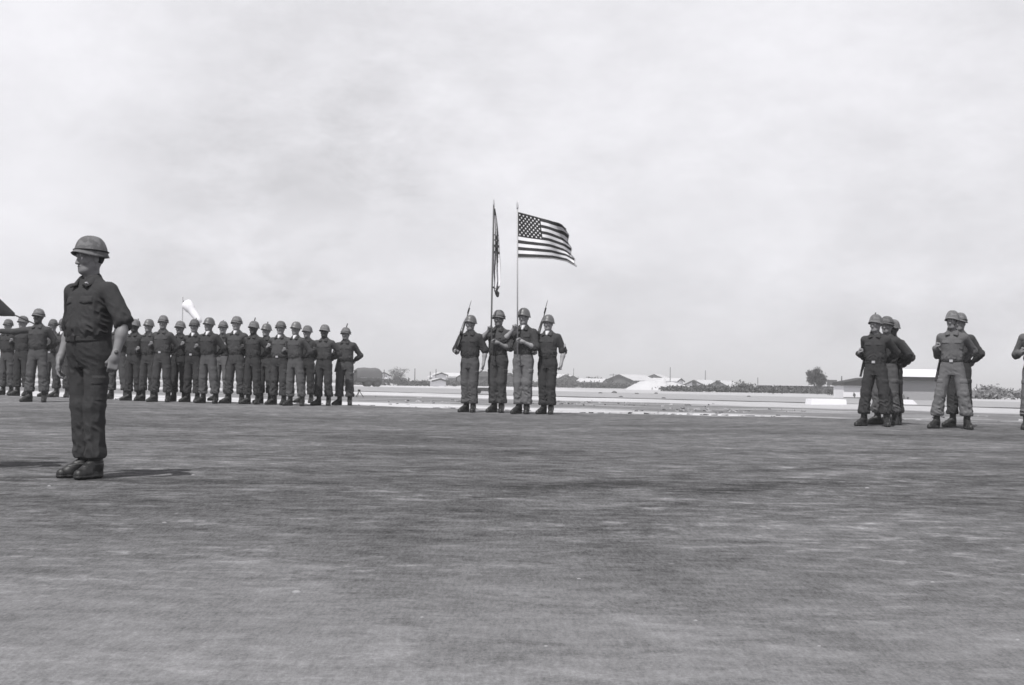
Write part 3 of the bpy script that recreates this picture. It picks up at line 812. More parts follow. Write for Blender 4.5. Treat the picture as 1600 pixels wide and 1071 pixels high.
# --- the officer in front
off = soldier(dict(vox=.0065, hvox=.0045, stout=.022, shoulders=.20, sleeves='short', head_yaw=R(-14), head_pitch=R(3), left=dict(w=(.335, -.05, .905), hint=(.5, .5, .1), d=(-.12, -.15, -1), p=(-.75, .6, 0), thumb=-1, mode='grip'),
                   right=dict(hangR, p=(.8, .5, 0)), eyes=True, watch=True, insignia=True, skin=M_SKIN_T, shirt=M_SHIRT_D, trousers=M_TROUS_D, feet=((.075, -.02, 10), (-.070, .0, -16)), trouser_end=.150, blouse=.05, legw=.90, seed=2))
p, s = foot(139, 747, 0, 366); place(off, p, s * .99, R(-33)); off.rotation_euler = (Matrix.Rotation(R(-1.1), 3, 'Y') @ Matrix.Rotation(R(-33), 3, 'Z')).to_euler()
tag(off, 'tall officer with rolled-up sleeves standing alone in the left foreground, arms at his sides', 'person')
# --- a comrade beyond the left edge, whose shadow falls into view
c = copy_tree(off); q = on_tarmac(-72, 733); place(c, q, s, R(-33))
tag(c, 'helmeted man just outside the left edge, only his shadow reaching across the tarmac', 'person')

# --- colour guard
guard_cfg = dict(legw=.95, vox=.009, hvox=.006, sleeves='short', eyes=True, band=False, helm=M_HELM_P, feet=((.075, 0, 14), (-.075, 0, -18)), trouser_end=.165, blouse=.45)
CG = {}
def guard(key, fx, fy, top, yaw, label, **kw):
    g = dict(guard_cfg); g.update(kw); o = soldier(g); p, s = foot(fx, fy, 0, top); place(o, p, s, yaw); CG[key] = (o, p, s, yaw)
    tag(o, label, 'person', 'colour guard standing in line abreast'); return o
def L2W(key, v):
    o, p, s, yaw = CG[key]; return p + Matrix.Rotation(yaw, 3, 'Z') @ (Vector(v) * s)
butt = (-.175, -.25, 1.14)
rifR = dict(grip=butt, hint=(-.7, .8, -.6), d=(.25, -.95, .1), p=(.4, .1, .9), thumb=-1, mode='grip')
guard(1, 733, 644.5, 493.7, R(-20), 'leftmost of the four colour guards, rifle on shoulder and left arm down', left=hangL, right=rifR, head_yaw=R(-8), skin=M_SKIN, shirt=M_SHIRT_D, seed=5)
guard(4, 854.5, 647.5, 493, R(-20), 'rightmost of the four colour guards, white chevrons on his sleeve', left=fistL, right=rifR, head_yaw=R(-4), skin=M_SKIN, shirt=M_SHIRT, trousers=M_TROUS_D, patch=True, seed=6, tee=True)
poleA = dict(grip=(-.055, -.245, 1.50), hint=(-.7, .1, -.8), d=(.6, -.3, .55), p=(.2, -.9, -.2), thumb=-1, mode='fist')
poleB = dict(grip=(-.04, -.235, 1.25), hint=(.9, .5, -.7), d=(-1, -.25, .15), p=(.1, -.9, 0), thumb=1, mode='fist')
guard(2, 777, 645, 485.7, R(-18), 'second colour guard from the left, gripping the dark pole of the limp flag', left=poleB, right=poleA, head_yaw=R(-6), skin=M_SKIN_T, band=True, helm=M_HELM, seed=7)
guard(3, 816, 647, 482.5, R(-18), 'colour guard holding up the pale pole of the flying stars and stripes', left=poleB, right=poleA, head_yaw=R(-6), skin=M_SKIN, shirt=M_SHIRT, trousers=M_TROUS_L, tee=True, seed=8)
for key, lab in ((1, 'rifle with fixed bayonet leaning on the shoulder of the leftmost colour guard'), (4, 'rifle with fixed bayonet leaning on the shoulder of the rightmost colour guard')):
    r = rifle(True); o, p, s, yaw = CG[key]
    align(r, L2W(key, (-.180, -.27, 1.08)), L2W(key, (-.150, .36, 2.05)), face=(-.3, -1, -.4)); tag(r, lab, 'rifle', 'rifles on the colour guard shoulders')

def mat_cloth(name, v): return material(name, v, .8, .08, 8, 60, .15, .003, spec=.1)
C_RED, C_BLUE, C_WHT, C_FR = mat_cloth('flag_red', .048), mat_cloth('flag_blue', .032), mat_cloth('flag_white', .80), mat_cloth('flag_fringe', .42)
def pole(parent, a, b, rad, mat, spear=True):
    mb = MB(); mb.tube([a, b], rad, 10); mb.build('pole', mat, parent, True)
    d = (b - a).normalized(); mb = MB()
    mb.tube([b, b + d * .03, b + d * .07, b + d * .12, b + d * .17], [rad * 1.2, rad * 1.6, (.008, .030), (.006, .022), .001], 8); mb.build('finial', M_BRASS, parent, True)
def us_flag():
    Yp = L2W(3, (-.05, -.24, 1.4)).y
    bot, top = L2W(3, (-.03, -.225, .98)), P(808.5, 327, Yp + .02)
    root = empty('national_flag', bot)
    def Lc(v): return v - bot
    pole(root, Lc(bot), Lc(top), .013, M_POLEL)
    nu, nv = 104, 78
    TX = np.array([[0, 809, 332], [.25, 827, 336.5], [.5, 846, 342], [.75, 866, 347.5], [.9, 879, 351], [1.0, 886, 357]])
    BX = np.array([[0, 809, 402], [.3, 837, 402.5], [.6, 864, 403.5], [.85, 887, 408], [1.0, 901, 416]])
    def S(u, v):
        tx, ty = np.interp(u, TX[:, 0], TX[:, 1]), np.interp(u, TX[:, 0], TX[:, 2])
        bx, by = np.interp(u, BX[:, 0], BX[:, 1]), np.interp(u, BX[:, 0], BX[:, 2])
        w = v + .05 * math.sin(math.pi * v) * u
        x = tx + (bx - tx) * v ** 1.35; y = ty + (by - ty) * w
        # ripples travelling to the fly, a deep fold at the upper fly corner
        y += u * 1.7 * math.sin(2 * math.pi * (1.15 * u + .15 * v) + .5) * math.sin(math.pi * min(1, v + .1))
        up_ = max(0, u - .62) / .38 * max(0, 1 - v * 2.2)
        dep = .13 * u * math.sin(2 * math.pi * (1.05 * u + .35 * v) + .4) + .045 * u * math.sin(2 * math.pi * (2.9 * u - .6 * v)) + .30 * u ** 2 + .16 * up_ * math.sin(up_ * 6)
        xx = x + 1.6 * u * math.sin(2 * math.pi * (3.2 * v + .8 * u)) * max(0, u - .75) * 4
        return P(xx, y + 1.2 * up_ * math.sin(9 * up_), Yp + .02 + dep)
    V = [Lc(S(i / nu, j / nv)) for j in range(nv + 1) for i in range(nu + 1)]
    Fc = []; mi = []
    for j in range(nv):
        for i in range(nu):
            Fc.append((j * (nu + 1) + i, (j + 1) * (nu + 1) + i, (j + 1) * (nu + 1) + i + 1, j * (nu + 1) + i + 1))
            st = int(j / nv * 13)
            mi.append(1 if (i / nu < .48 and st < 7) else (0 if st % 2 == 0 else 2))
    Vn = len(V)
    # stars, sewn on both faces
    for r_ in range(9):
        cols = 6 if r_ % 2 == 0 else 5
        for c_ in range(cols):
            cu = (.04 + c_ * .08 + (0 if cols == 6 else .04)) ; cv = (r_ + .9) / 9.8 * 7 / 13
            p0 = S(cu, cv); du = (S(cu + .01, cv) - p0) / .01; dv = (S(cu, cv + .01) - p0) / .01
            nn = du.cross(dv).normalized()
            for sg in (1, -1):
                b0 = len(V); V.append(Lc(p0 + nn * .004 * sg))
                for k in range(10):
                    a = math.pi * k / 5; rr = (.0225 if k % 2 == 0 else .0100) * 1.15
                    uu = cu + math.sin(a) * rr / 1.15 * .86; vv = cv - math.cos(a) * rr / .87 * .92
                    V.append(Lc(S(uu, vv) + nn * .004 * sg))
                for k in range(10):
                    f = (b0, b0 + 1 + k, b0 + 1 + (k + 1) % 10); Fc.append(f if sg < 0 else f[::-1]); mi.append(2)
    cl = mesh_np('cloth', V, Fc, [C_RED, C_BLUE, C_WHT], root, True, mi)
    mb = MB()
    path = [Lc(S(i / 50, 0)) + Vector((0, 0, .006)) for i in range(51)]; mb.tube(path, .006, 5)
    mb.tube([Lc(S(i / 50, 1)) - Vector((0, 0, .010)) for i in range(51)], [(.005, .012)] * 51, 5)
    mb.tube([Lc(S(1, j / 40)) for j in range(41)], .009, 5); mb.build('fringe', C_FR, root, True)
    tag(root, 'stars and stripes flag with fringed edge flying to the right from a pale pole', 'flag')
us_flag()
def limp_flag():
    Yp = L2W(2, (-.055, -.245, 1.5)).y
    bot, mid, top = L2W(2, (-.01, -.22, 1.00)), L2W(2, (-.055, -.245, 1.5)), P(771.5, 322, Yp + .02)
    root = empty('striped_flag', bot); Lc = lambda v: v - bot
    mb = MB(); mb.tube([Lc(bot), Lc(L2W(2, (-.04, -.235, 1.25))), Lc(mid), Lc(top)], .016, 10); mb.build('pole', M_POLED, root, True)
    mb = MB(); b = Lc(top); mb.tube([b, b + Vector((0, 0, .03)), b + Vector((0, 0, .06)), b + Vector((0, 0, .11)), b + Vector((0, 0, .15))], [.014, .018, (.010, .024), (.006, .018), .001], 8); mb.build('finial', M_BRASS, root, True)
    nu, nv = 60, 90; V = []; Fc = []; mi = []
    LX = np.array([[0, 771, 326], [.3, 771, 362], [.5, 770.5, 398], [.75, 770.5, 425], [.92, 772, 446], [1, 772, 455]]); WD = np.array([[0, 3], [.12, 6], [.35, 9.5], [.6, 13], [.85, 13], [.95, 8], [1, 5]])
    for j in range(nv + 1):
        v = j / nv; x0 = np.interp(v, LX[:, 0], LX[:, 1]); y0 = np.interp(v, LX[:, 0], LX[:, 2]); w = np.interp(v, WD[:, 0], WD[:, 1])
        for i in range(nu + 1):
            u = i / nu
            zz = .035 * math.sin(2 * math.pi * (2.5 * u + .12 * math.sin(5 * v))) * (.5 + .5 * min(1, v * 3)) * (1 if v < .9 else (1.15 - v) * 4)
            x = x0 + w * (u + .22 * math.sin(2 * math.pi * (2.5 * u + .4)) * u) + 2.2 * (v - .3) * math.sin(v * 5) * u
            V.append(Lc(P(x, y0 + 5 * u * v, Yp + .02 + zz + .10 * u)))
    for j in range(nv):
        for i in range(nu):
            Fc.append((j * (nu + 1) + i, (j + 1) * (nu + 1) + i, (j + 1) * (nu + 1) + i + 1, j * (nu + 1) + i + 1))
            u, v = i / nu, j / nv; k = u + .25 * v
            em = .32 < v < .48 and (abs(math.sin(v * 60)) > .5) == (math.sin(u * 26) > 0)
            mi.append(0 if (k % .34 < .085 or v < .08 or em) else 2)
    mesh_np('cloth', V, Fc, [C_RED, C_BLUE, C_WHT], root, True, mi)
    mb = MB(); k0 = P(775, 455, Yp + .02); k1 = P(777.5, 463, Yp + .02)
    mb.tube([Lc(P(771, 449, Yp + .1)), Lc(P(776, 453, Yp + .04)), Lc(P(780, 447, Yp + .1))], [.02, .035, .02], 7); mb.tube([Lc(k0), Lc(P(777, 459, Yp + .1)), Lc(k1)], [.03, .045, .028], 7); mb.build('tassel', C_RED, root, True)
    tag(root, 'limp striped flag seen edge-on, tied at its foot to a dark pole', 'flag')
limp_flag()

# --- formation soldiers: five built figures, the rest are copies of them
BASE = dict(vox=.011, hvox=.0085, left=backL, right=slingR)
wide = ((.15, 0, 20), (-.15, -.03, -26)); mids = ((.115, 0.02, 16), (-.13, .0, -28))
VAR = [soldier(dict(BASE, seed=11, feet=wide, tee=True)),
       soldier(dict(BASE, seed=12, feet=mids, head_yaw=R(-10), skin=M_SKIN_D, right=dict(slingR, grip=(-.15, -.16, 1.29)), band=False)),
       soldier(dict(BASE, seed=13, feet=wide, head_yaw=R(8), shoulders=.178, skin=M_SKIN_T, buckle=True)),
       soldier(dict(BASE, seed=14, feet=mids, head_yaw=R(-4), left=dict(backL, w=(.12, .20, 1.00)), stout=.008)),
       soldier(dict(BASE, seed=15, feet=((.20, 0, 25), (-.13, 0, -15)), head_yaw=R(-14), right=dict(slingR, grip=(-.16, -.17, 1.24)), tee=True, skin=M_SKIN_T, helm=M_HELM_P, band=False)),
       soldier(dict(BASE, seed=17, feet=mids, head_yaw=R(-20), shoulders=.172, trouser_end=.23, left=dict(w=(.15, .19, 1.06), hint=(1, -.1, -.1), d=(-1, .05, -.1), p=(0, 1, 0), thumb=-1, mode='relax'), right=dict(slingR, grip=(-.14, -.18, 1.19), hint=(-.7, .2, -1)), helm=M_HELM_P, band=False)),
       soldier(dict(BASE, seed=18, feet=((.12, -.04, 10), (-.15, .03, -30)), head_yaw=R(4), shoulders=.19, stout=.014, right=dict(slingR, grip=(-.17, -.14, 1.31), hint=(-.2, .5, -1)), left=dict(backL, w=(.06, .21, 1.08)), tee=True, buckle=True))]
BEARER = soldier(dict(BASE, seed=16, feet=wide, skin=M_SKIN_D, head_yaw=R(-20), right=dict(w=(-.72, -.12, 1.37), hint=(0, .3, -1), d=(-1, -.05, .05), p=(0, -.3, -1), thumb=-1, mode='fist')))
RIF = rifle(False); used = set()
ROW = [  # x, top, feet, foot x, variant, yaw, dark/light
 (12, 500, 617.5, 10, 3, -18), (35, 495, 619, 33, 1, -15), (78, 500, 620.5, 80, 2, -18), (93, 499, 621, 96, 0, -15),
 (178, 497, 624, 182, 4, -10), (208, 500, 626.5, 208, 1, -20), (230, 500, 627, 230, 5, -18), (253, 494, 628.5, 252, 2, -14), (278, 503, 627.5, 279, 1, -16), (301, 500, 629, 301, 6, -18),
 (324, 497.5, 630.5, 324, 4, -24), (340, 503, 627, 346, 2, -16), (367, 495.5, 631, 367, 0, -14), (394, 503, 632, 394, 1, -22), (408, 507, 630.5, 414, 5, -20), (437, 503, 633, 436, 6, -16),
 (461, 504, 634.5, 460, 4, -28), (473, 510, 630, 478, 1, -22), (504, 508.5, 634, 505, 1, -12), (538, 513, 633.5, 538, 3, -14)]
WHERE = ['half cut off by the left edge of the photo', 'hidden just left of the guidon bearer', 'just right of the guidon bearer, farther back', 'behind the right arm of the foreground officer',
 'in the gap under the left arm of the foreground officer', 'with dark face, beside the left hand of the foreground officer', 'with fist at chest, second clear of the foreground officer', 'tall, white at his throat, just left of the windsock mast',
 'short, directly below the windsock mast', 'directly below the mouth of the windsock', 'with head turned left, under the tail of the windsock', 'half hidden, in pale trousers, right of the windsock', 'tall, white collar, midway along the left ranks',
 'in dark shirt overlapping a shorter man mid-ranks', 'short, peeping from behind a darker man mid-ranks', 'standing square, fifth in the ranks from the truck', 'turned left, fourth in the ranks from the truck', 'mostly covered, third in the ranks from the truck',
 'with dark face, next to last towards the truck', 'last in the ranks at the truck end']
GRP = 'soldiers at parade rest with slung rifles'
def person_copy(v, skin=None, shirt=None, trous=None):
    src = VAR[v]
    if v not in used: used.add(v); return src, True
    return copy_tree(src), False
FIRST = {}
def add_soldier(v, fx, fy, top, yaw, label, group, rl, shirt=None, trous=None, skin=None, rifle_=True, zoff=0):
    if v in used: o = copy_tree(VAR[v])
    else: o = VAR[v]; used.add(v)
    p, s = foot(fx, fy, 0, top); yaw += random.uniform(-.09, .09); place(o, p, s, yaw); wd = random.uniform(.96, 1.07); o.scale = (s * wd, s * wd, s)
    for ch in children(o):
        n = ch.name.split('.')[0]
        m = {'shirt': shirt, 'collar': shirt, 'trousers': trous, 'body': skin}.get(n)
        if m: ch.material_slots[0].link = 'OBJECT'; ch.material_slots[0].material = m
    tag(o, label, 'person', group)
    if rifle_:
        r = RIF if not FIRST else copy_tree(RIF)
        FIRST[1] = 1
        Rm = Matrix.Rotation(yaw, 3, 'Z')
        dz = random.uniform(.02, .15); a = p + Rm @ (Vector((-.262, .03, .66 + dz)) * s); b = p + Rm @ (Vector((-.045 + random.uniform(-.03, .05), .19, 1.87 + dz)) * s)
        align(r, a, b, face=tuple(Rm @ Vector((.6, -1, 0)))); tag(r, rl, 'rifle', 'slung rifles of the soldiers')
    return o
# keep masters pristine: gather children before re-linking materials
for o in VAR + [RIF, BEARER]:
    KIDS[o.name] = children(o)
    for ch in KIDS[o.name]: KIDS[ch.name] = children(ch)
random.seed(4)
tones_s = [None, M_SHIRT_D, M_SHIRT, M_SHIRT]; tones_t = [None, M_TROUS, M_TROUS, M_TROUS_D]
for i, (hx, top, fy, fx, v, yaw) in enumerate(ROW):
    sk = [M_SKIN, M_SKIN_T, M_SKIN][i % 3] if v in (0, 2, 3, 5, 6) else (M_SKIN_D if i in (5, 18, 13) else M_SKIN_T)
    tr = M_TROUS_L if i == 11 else tones_t[(i * 7) % 4]
    shm = M_SHIRT_D if i in (5, 10, 13) else tones_s[(i * 5) % 4]
    add_soldier(v, fx, fy, top, R(yaw), 'soldier ' + WHERE[i], GRP, 'slung rifle of the soldier ' + WHERE[i], shm, tr, sk)
# guidon bearer
p, s = foot(57, 628.5, 0, 483.5); place(BEARER, p, s, R(-6))
tag(BEARER, 'dark-faced guidon bearer in front of the left ranks, right arm stretched out to the left', 'person')
gd = empty('guidon', P(49, 505, p.y - .02)); g0 = gd.location.copy()
pa, pb = P(60, 509, p.y + .1), P(-60, 456, p.y - .3)
mb = MB(); mb.tube([pa - g0, pb - g0], .014, 8); mb.build('pole', M_POLED, gd, True)
V = []; Fc = []; nu, nv = 30, 22
for j in range(nv + 1):
    for i in range(nu + 1):
        u, v = i / nu, j / nv
        a = P(23, 492, p.y - .12); b = P(-45, 462, p.y - .28); q = a + (b - a) * u
        wth = math.sin(min(1, u * 2.6 + .06) * math.pi / 2)
        ang = v * math.pi * 2.0; rr = .022 + .42 * u
        V.append(q + Vector((.03 * math.sin(ang * 2 + u * 5) * u, math.sin(ang) * min(rr * .35, .05), math.cos(ang) * rr * (1.0 if math.cos(ang) > 0 else .9) + .02 * math.sin(3 * ang + 6 * u))) - g0)
for j in range(nv):
    for i in range(nu): Fc.append((j * (nu + 1) + i, j * (nu + 1) + i + 1, (j + 1) * (nu + 1) + i + 1, (j + 1) * (nu + 1) + i))
mesh_np('cloth', V, Fc, mat_cloth('guidon_dark', .035), gd, True)
tag(gd, 'dark furled guidon flag slanting in at the left edge', 'flag')
# right-hand groups
BR = dict(vox=.010, hvox=.007, left=dict(backL, hint=(1, .5, -.2)), right=dict(slingR, grip=(-.185, -.15, 1.25), hint=(-.1, .5, -1)), eyes=True)
VAR += [soldier(dict(BR, seed=21, feet=((.19, 0, 22), (-.19, -.02, -24)), head_yaw=R(-14), buckle=True, shirt=M_SHIRT_D, trousers=M_TROUS_D, skin=M_SKIN, band=False)),
        soldier(dict(BR, seed=22, feet=((.24, 0, 24), (-.24, -.02, -26)), head_yaw=R(-12), buckle=True, chin=True, shirt=M_SHIRT_L, trousers=M_TROUS_L, skin=M_SKIN_T, band=False, right=dict(slingR, grip=(-.18, -.16, 1.31), hint=(-.15, .4, -1))))]
for o in VAR[-2:]:
    KIDS[o.name] = children(o)
    for ch in KIDS[o.name]: KIDS[ch.name] = children(ch)
GR = 'soldiers at ease on the right'
add_soldier(7, 1367, 666.5, 492.6, R(-24), 'soldier in dark fatigues with bright buckle, front man of the dark trio right of centre', GR, 'rifle of the front man in the dark trio, muzzle rising above his helmet')
add_soldier(2, 1384, 664, 495.5, R(-42), 'soldier half hidden as the middle man of the dark trio', GR, 'rifle of the middle man in the dark trio', M_SHIRT, M_TROUS, M_SKIN_T)
add_soldier(1, 1394, 663.5, 500.5, R(-52), 'soldier at the back right of the dark trio, elbow sticking out', GR, 'rifle of the back man in the dark trio', M_SHIRT, M_TROUS_D, M_SKIN_D, False)
add_soldier(8, 1487, 670.5, 486.5, R(-24), 'soldier in pale faded fatigues with chin strap and wide stance, near the right edge', GR, 'rifle hanging beside the leg of the soldier in pale fatigues')
add_soldier(3, 1499, 667.5, 490, R(-36), 'soldier almost covered by the man in pale fatigues, his elbow showing on the right', GR, 'rifle of the soldier almost covered by the man in pale fatigues', M_SHIRT, M_TROUS_D, M_SKIN_T, False)
add_soldier(4, 1617, 672, 487, R(-14), 'soldier cut off by the right edge, only his right arm and side in view', GR, 'rifle of the soldier cut off by the right edge', M_SHIRT_L, M_TROUS_L, M_SKIN_T, False)

# ============================================================ background
M_LEAF = material('scrub_leaves', .075, .8, .5, 1.2, 8, 0, rnd=.2, spec=.2)
M_LEAF3 = material('haze_pale_scrub_leaves', .19, .8, .4, 1.2, 8, 0, rnd=.2, spec=.2)  # scrub leaves with distance haze painted in as a lighter colour
M_LEAF2 = material('tree_leaves', .055, .8, .5, 1.5, 8, 0, rnd=.2, spec=.2)
M_BARK = material('bark', .09, .9, .3, 4, 30, .2)
M_WALLW = material('white_wall', .70, .85, .08, .8, 6, 0)
M_WALLG = material('grey_wall', .27, .85, .08, .8, 6, 0)
M_WALLD = material('dark_wall', .09, .85, .2, .8, 6, 0)
M_TIN = material('tin_roof', .50, .6, .12, .8, 6, 0, stretch=(1, .3, 1))
M_TIND = material('dark_roof', .035, .8, .15, .8, 6, 0)
M_SANDP = material('sand_pile', .46, .95, .15, .8, 4, .3, .05)
M_CANV = material('olive_canvas', .095, .95, .2, 1.5, 20, .3, .01)
M_PAINT = material('olive_paint', .05, .6, .15, 2, 20, .05)
M_GLASS = material('windscreen_glass', .25, .15, .05, 2, 20, 0, spec=.6)
M_TYRE = material('tyre_rubber', .02, .9, .1, 5, 20, .1)
M_CONC = material('white_concrete', .74, .9, .06, .8, 6, 0)
def leaves(mb_or, lumps, n, size, seed):
    rg = np.random.RandomState(seed); V = []; Fc = []
    wts = np.array([l[1][0] * l[1][1] * l[1][2] for l in lumps]) ** .7; wts /= wts.sum()
    which = rg.choice(len(lumps), n, p=wts)
    for k in range(n):
        c, r = lumps[which[k]]
        d = rg.normal(size=3); d /= np.linalg.norm(d); rad = rg.rand() ** .45
        q = np.array(c) + d * np.array(r) * rad * (1 + .18 * rg.normal())
        if q[2] < .02: q[2] = abs(q[2]) * .5 + .02
        a = rg.normal(size=3); a /= np.linalg.norm(a); b = np.cross(a, rg.normal(size=3)); b /= np.linalg.norm(b)
        s_ = size * (.6 + .8 * rg.rand())
        i0 = len(V); V += [q - a * s_, q + b * s_ * .45, q + a * s_, q - b * s_ * .45]; Fc.append((i0, i0 + 1, i0 + 2, i0 + 3))
    return V, Fc
def bush(px, Y, w, h, label, n=500, seed=0, group=None, mat=None, name='bush', base=0):
    o = empty(name, (GX(px, Y), Y, base)); rg = random.Random(seed)
    lumps = [((rg.uniform(-.42, .42) * w, rg.uniform(-.3, .3) * w * .6, h * rg.uniform(.25, .62)), (w * rg.uniform(.16, .32), w * .22, h * rg.uniform(.25, .45))) for _ in range(6)]
    V, Fc = leaves(None, lumps, n, max(.12, h * .09), seed + 1); mesh_np('foliage', V, Fc, mat or M_LEAF, o, False)
    mb = MB(); [mb.tube([(rg.uniform(-.1, .1) * w, 0, 0), (rg.uniform(-.3, .3) * w, 0, h * .6)], [.05, .02], 5) for _ in range(4)]; mb.build('stem', M_BARK, o)
    tag(o, label, 'bush', group); return o
def tree(px, Y, h, w, label, seed, trunk=.35, n=2500, name='tree', group=None):
    o = empty(name, (GX(px, Y), Y, 0)); rg = random.Random(seed); mb = MB()
    th = h * trunk; mb.tube([(0, 0, 0), (.1, 0, th * .5), (-.05, 0, th)], [h * .035, h * .028, h * .022], 7)
    lumps = []
    for k in range(11):
        a = 2 * math.pi * k / 11 + rg.uniform(-.3, .3); rr = w * .5 * rg.uniform(.35, .75); z = th + (h - th) * rg.uniform(.25, .80)
        c = (math.cos(a) * rr, math.sin(a) * rr, z); lumps.append((c, (w * rg.uniform(.13, .22), w * .18, (h - th) * rg.uniform(.14, .24))))
        mb.tube([(-.05, 0, th * .9), (c[0] * .5, c[1] * .5, (th + z) / 2), c], [h * .018, h * .011, h * .004], 5)
    lumps += [((0, 0, th + (h - th) * .75), (w * .25, w * .25, (h - th) * .25)), ((0, 0, th + (h - th) * .4), (w * .3, w * .3, (h - th) * .3))]
    mb.build('trunk', M_BARK, o); V, Fc = leaves(None, lumps, n, h * .028, seed); mesh_np('crown', V, Fc, M_LEAF2, o, False)
    tag(o, label, 'tree', group); return o
def gable(px, Y, w, depth, wall, rise, label, rot=0.0, wm=None, rm=None, name='hut', door=True, over=.35, cat='hut', base=0, fascia=None):
    """hut with gable end facing -Y; ridge runs along Y, turned by rot"""
    o = empty(name, (GX(px, Y), Y, base), rot); wm = wm or M_WALLG; rm = rm or M_TIN
    mb = MB(); mb.prism([(-w / 2, 0), (w / 2, 0), (w / 2, wall), (0, wall + rise), (-w / 2, wall)], 0, depth); mb.build('wall', wm, o)
    mb = MB(); sl = rise / (w / 2)
    for sg in (1, -1):
        e = w / 2 + over; zt = wall + rise + .06; ze = zt - sl * e
        mb.prism([(0, zt), (sg * e, ze), (sg * e, ze + .12), (0, zt + .12)][::sg], -over, depth + over)
    ro = mb.build('roof', rm, o)
    mb = MB()
    for sg in (1, -1):
        e = w / 2 + over; zt = wall + rise + .04; ze = zt - sl * e
        mb.prism([(0, zt - .16), (sg * e, ze - .16), (sg * e, ze + .14), (0, zt + .14)][::sg], -over - .08, -over - .003)
    mb.build('bargeboard', M_TIND, ro)
    if door:
        mb = MB(); mb.box((0, -.03, 1.0), (.95, .06, 2.0)); mb.build('door', M_WALLD, o)
        for sg in (1, -1): mb = MB(); mb.box((sg * w * .3, -.03, wall * .6), (w * .16, .06, .7)); mb.build('window', M_WALLD, o)
    tag(o, label, cat); return o
def post(px, Y, h, label, group, r=.07, cross=False, name='utility_pole', base=0):
    o = empty(name, (GX(px, Y), Y, base)); mb = MB(); mb.tube([(0, 0, 0), (0, 0, h)], [r * 1.2, r * .8], 7); mb.build('shaft', M_BARK, o)
    if cross: mb = MB(); mb.box((0, 0, h * .9), (1.8, .1, .12)); mb.build('crossarm', M_BARK, o)
    tag(o, label, 'pole', group); return o
def hgt(ypx, px, Y): return P(px, ypx, Y).z     # world height of a pixel row at distance Y

# windsock
Y = 100.0; X0 = P(285, 500, Y).x; o = empty('windsock', (X0, Y, 0))
mb = MB(); mb.tube([(0, 0, 0), (0, 0, P(285, 464, Y).z)], [.05, .03], 8); mb.build('mast', M_POLEL, o)
mb = MB(); c0 = P(291, 474, Y); c1 = P(313, 504, Y - .6); L = Vector((X0, Y, 0)); pts = [c0.lerp(c1, t) - L for t in (0, .12, .3, .36, .6, .85, 1)]
mb.tube(pts, [.36, .40, .36, .30, .27, .21, .15], 16); mb.build('sock', mat_cloth('windsock_cloth', .66), o, True)
mb = MB(); mb.tube([Vector((0, 0, P(285, 470, Y).z)), c0 - L], .03, 6); mb.build('arm', M_STEEL, o)
tag(o, 'white windsock drooping to the right from a thin mast behind the left ranks', 'windsock')

# truck with canvas top
def truck():
    Y = 200.0; x0 = P(545, 597, Y).x; o = empty('covered_truck', (x0 + 1.2, Y, 0), R(18)); h = 2.65
    mb = MB()
    arch = [(-1.1, 1.25), (-1.12, 2.15)] + [(-1.1 * math.cos(math.pi * k / 8), 2.2 + .45 * math.sin(math.pi * k / 8)) for k in range(1, 8)] + [(1.12, 2.15), (1.1, 1.25)]
    n = len(arch); st_ = [(-.3, .80), (.0, .97), (.9, 1.03), (1.8, .99), (2.6, 1.02), (3.0, .93), (3.3, .70), (3.38, .45)]
    vs = [(L, x * (1 if k > .6 else .93), 1.25 + (z - 1.25) * k) for L, k in st_ for x, z in arch]; fs = [(j * n + i, j * n + i + 1, (j + 1) * n + i + 1, (j + 1) * n + i) for j in range(len(st_) - 1) for i in range(n - 1)] + [tuple(range(n))[::-1], tuple(range((len(st_) - 1) * n, len(st_) * n))]
    mb.add(vs, fs); mb.build('canvas_cover', M_CANV, o, True)
    mb = MB(); mb.box((1.5, 0, 1.0), (3.7, 2.2, .45)); mb.box((1.5, 0, .72), (3.9, .9, .2)); mb.build('cargo_bed', M_PAINT, o)
    mb = MB(); mb.box((-1.0, 0, 1.35), (1.2, 2.0, 1.0)); mb.box((-2.1, 0, 1.15), (1.1, 1.5, .7), taper=.9); mb.box((-2.75, 0, .8), (.12, 2.1, .25)); mb.build('cab', M_PAINT, o)
    mb = MB(); mb.box((-1.62, 0, 1.98), (.05, 1.7, .45)); mb.build('windscreen', M_GLASS, o)
    mb = MB(); mb.box((-.5, 0, 2.25), (.6, 1.9, .1)); mb.build('cab_roof', M_CANV, o)
    for wx in (-2.1, 1.4, 2.7):
        for sg in (1, -1):
            mb = MB(); mb.tube([(wx, sg * .85, .5), (wx, sg * 1.12, .5)], .5, 16); w = mb.build('wheel', M_TYRE, o); mb = MB(); mb.tube([(wx, sg * 1.1, .5), (wx, sg * 1.15, .5)], .2, 10); mb.build('rim', M_PAINT, w)
    for sg in (1, -1): mb = MB(); mb.tube([(-2.6, sg * .6, 1.2), (-2.72, sg * .6, 1.2)], .11, 10); mb.build('headlight', M_GLASS, o)
    tag(o, 'canvas-covered army truck parked beyond the sand, at the end of the left ranks', 'truck')
truck()

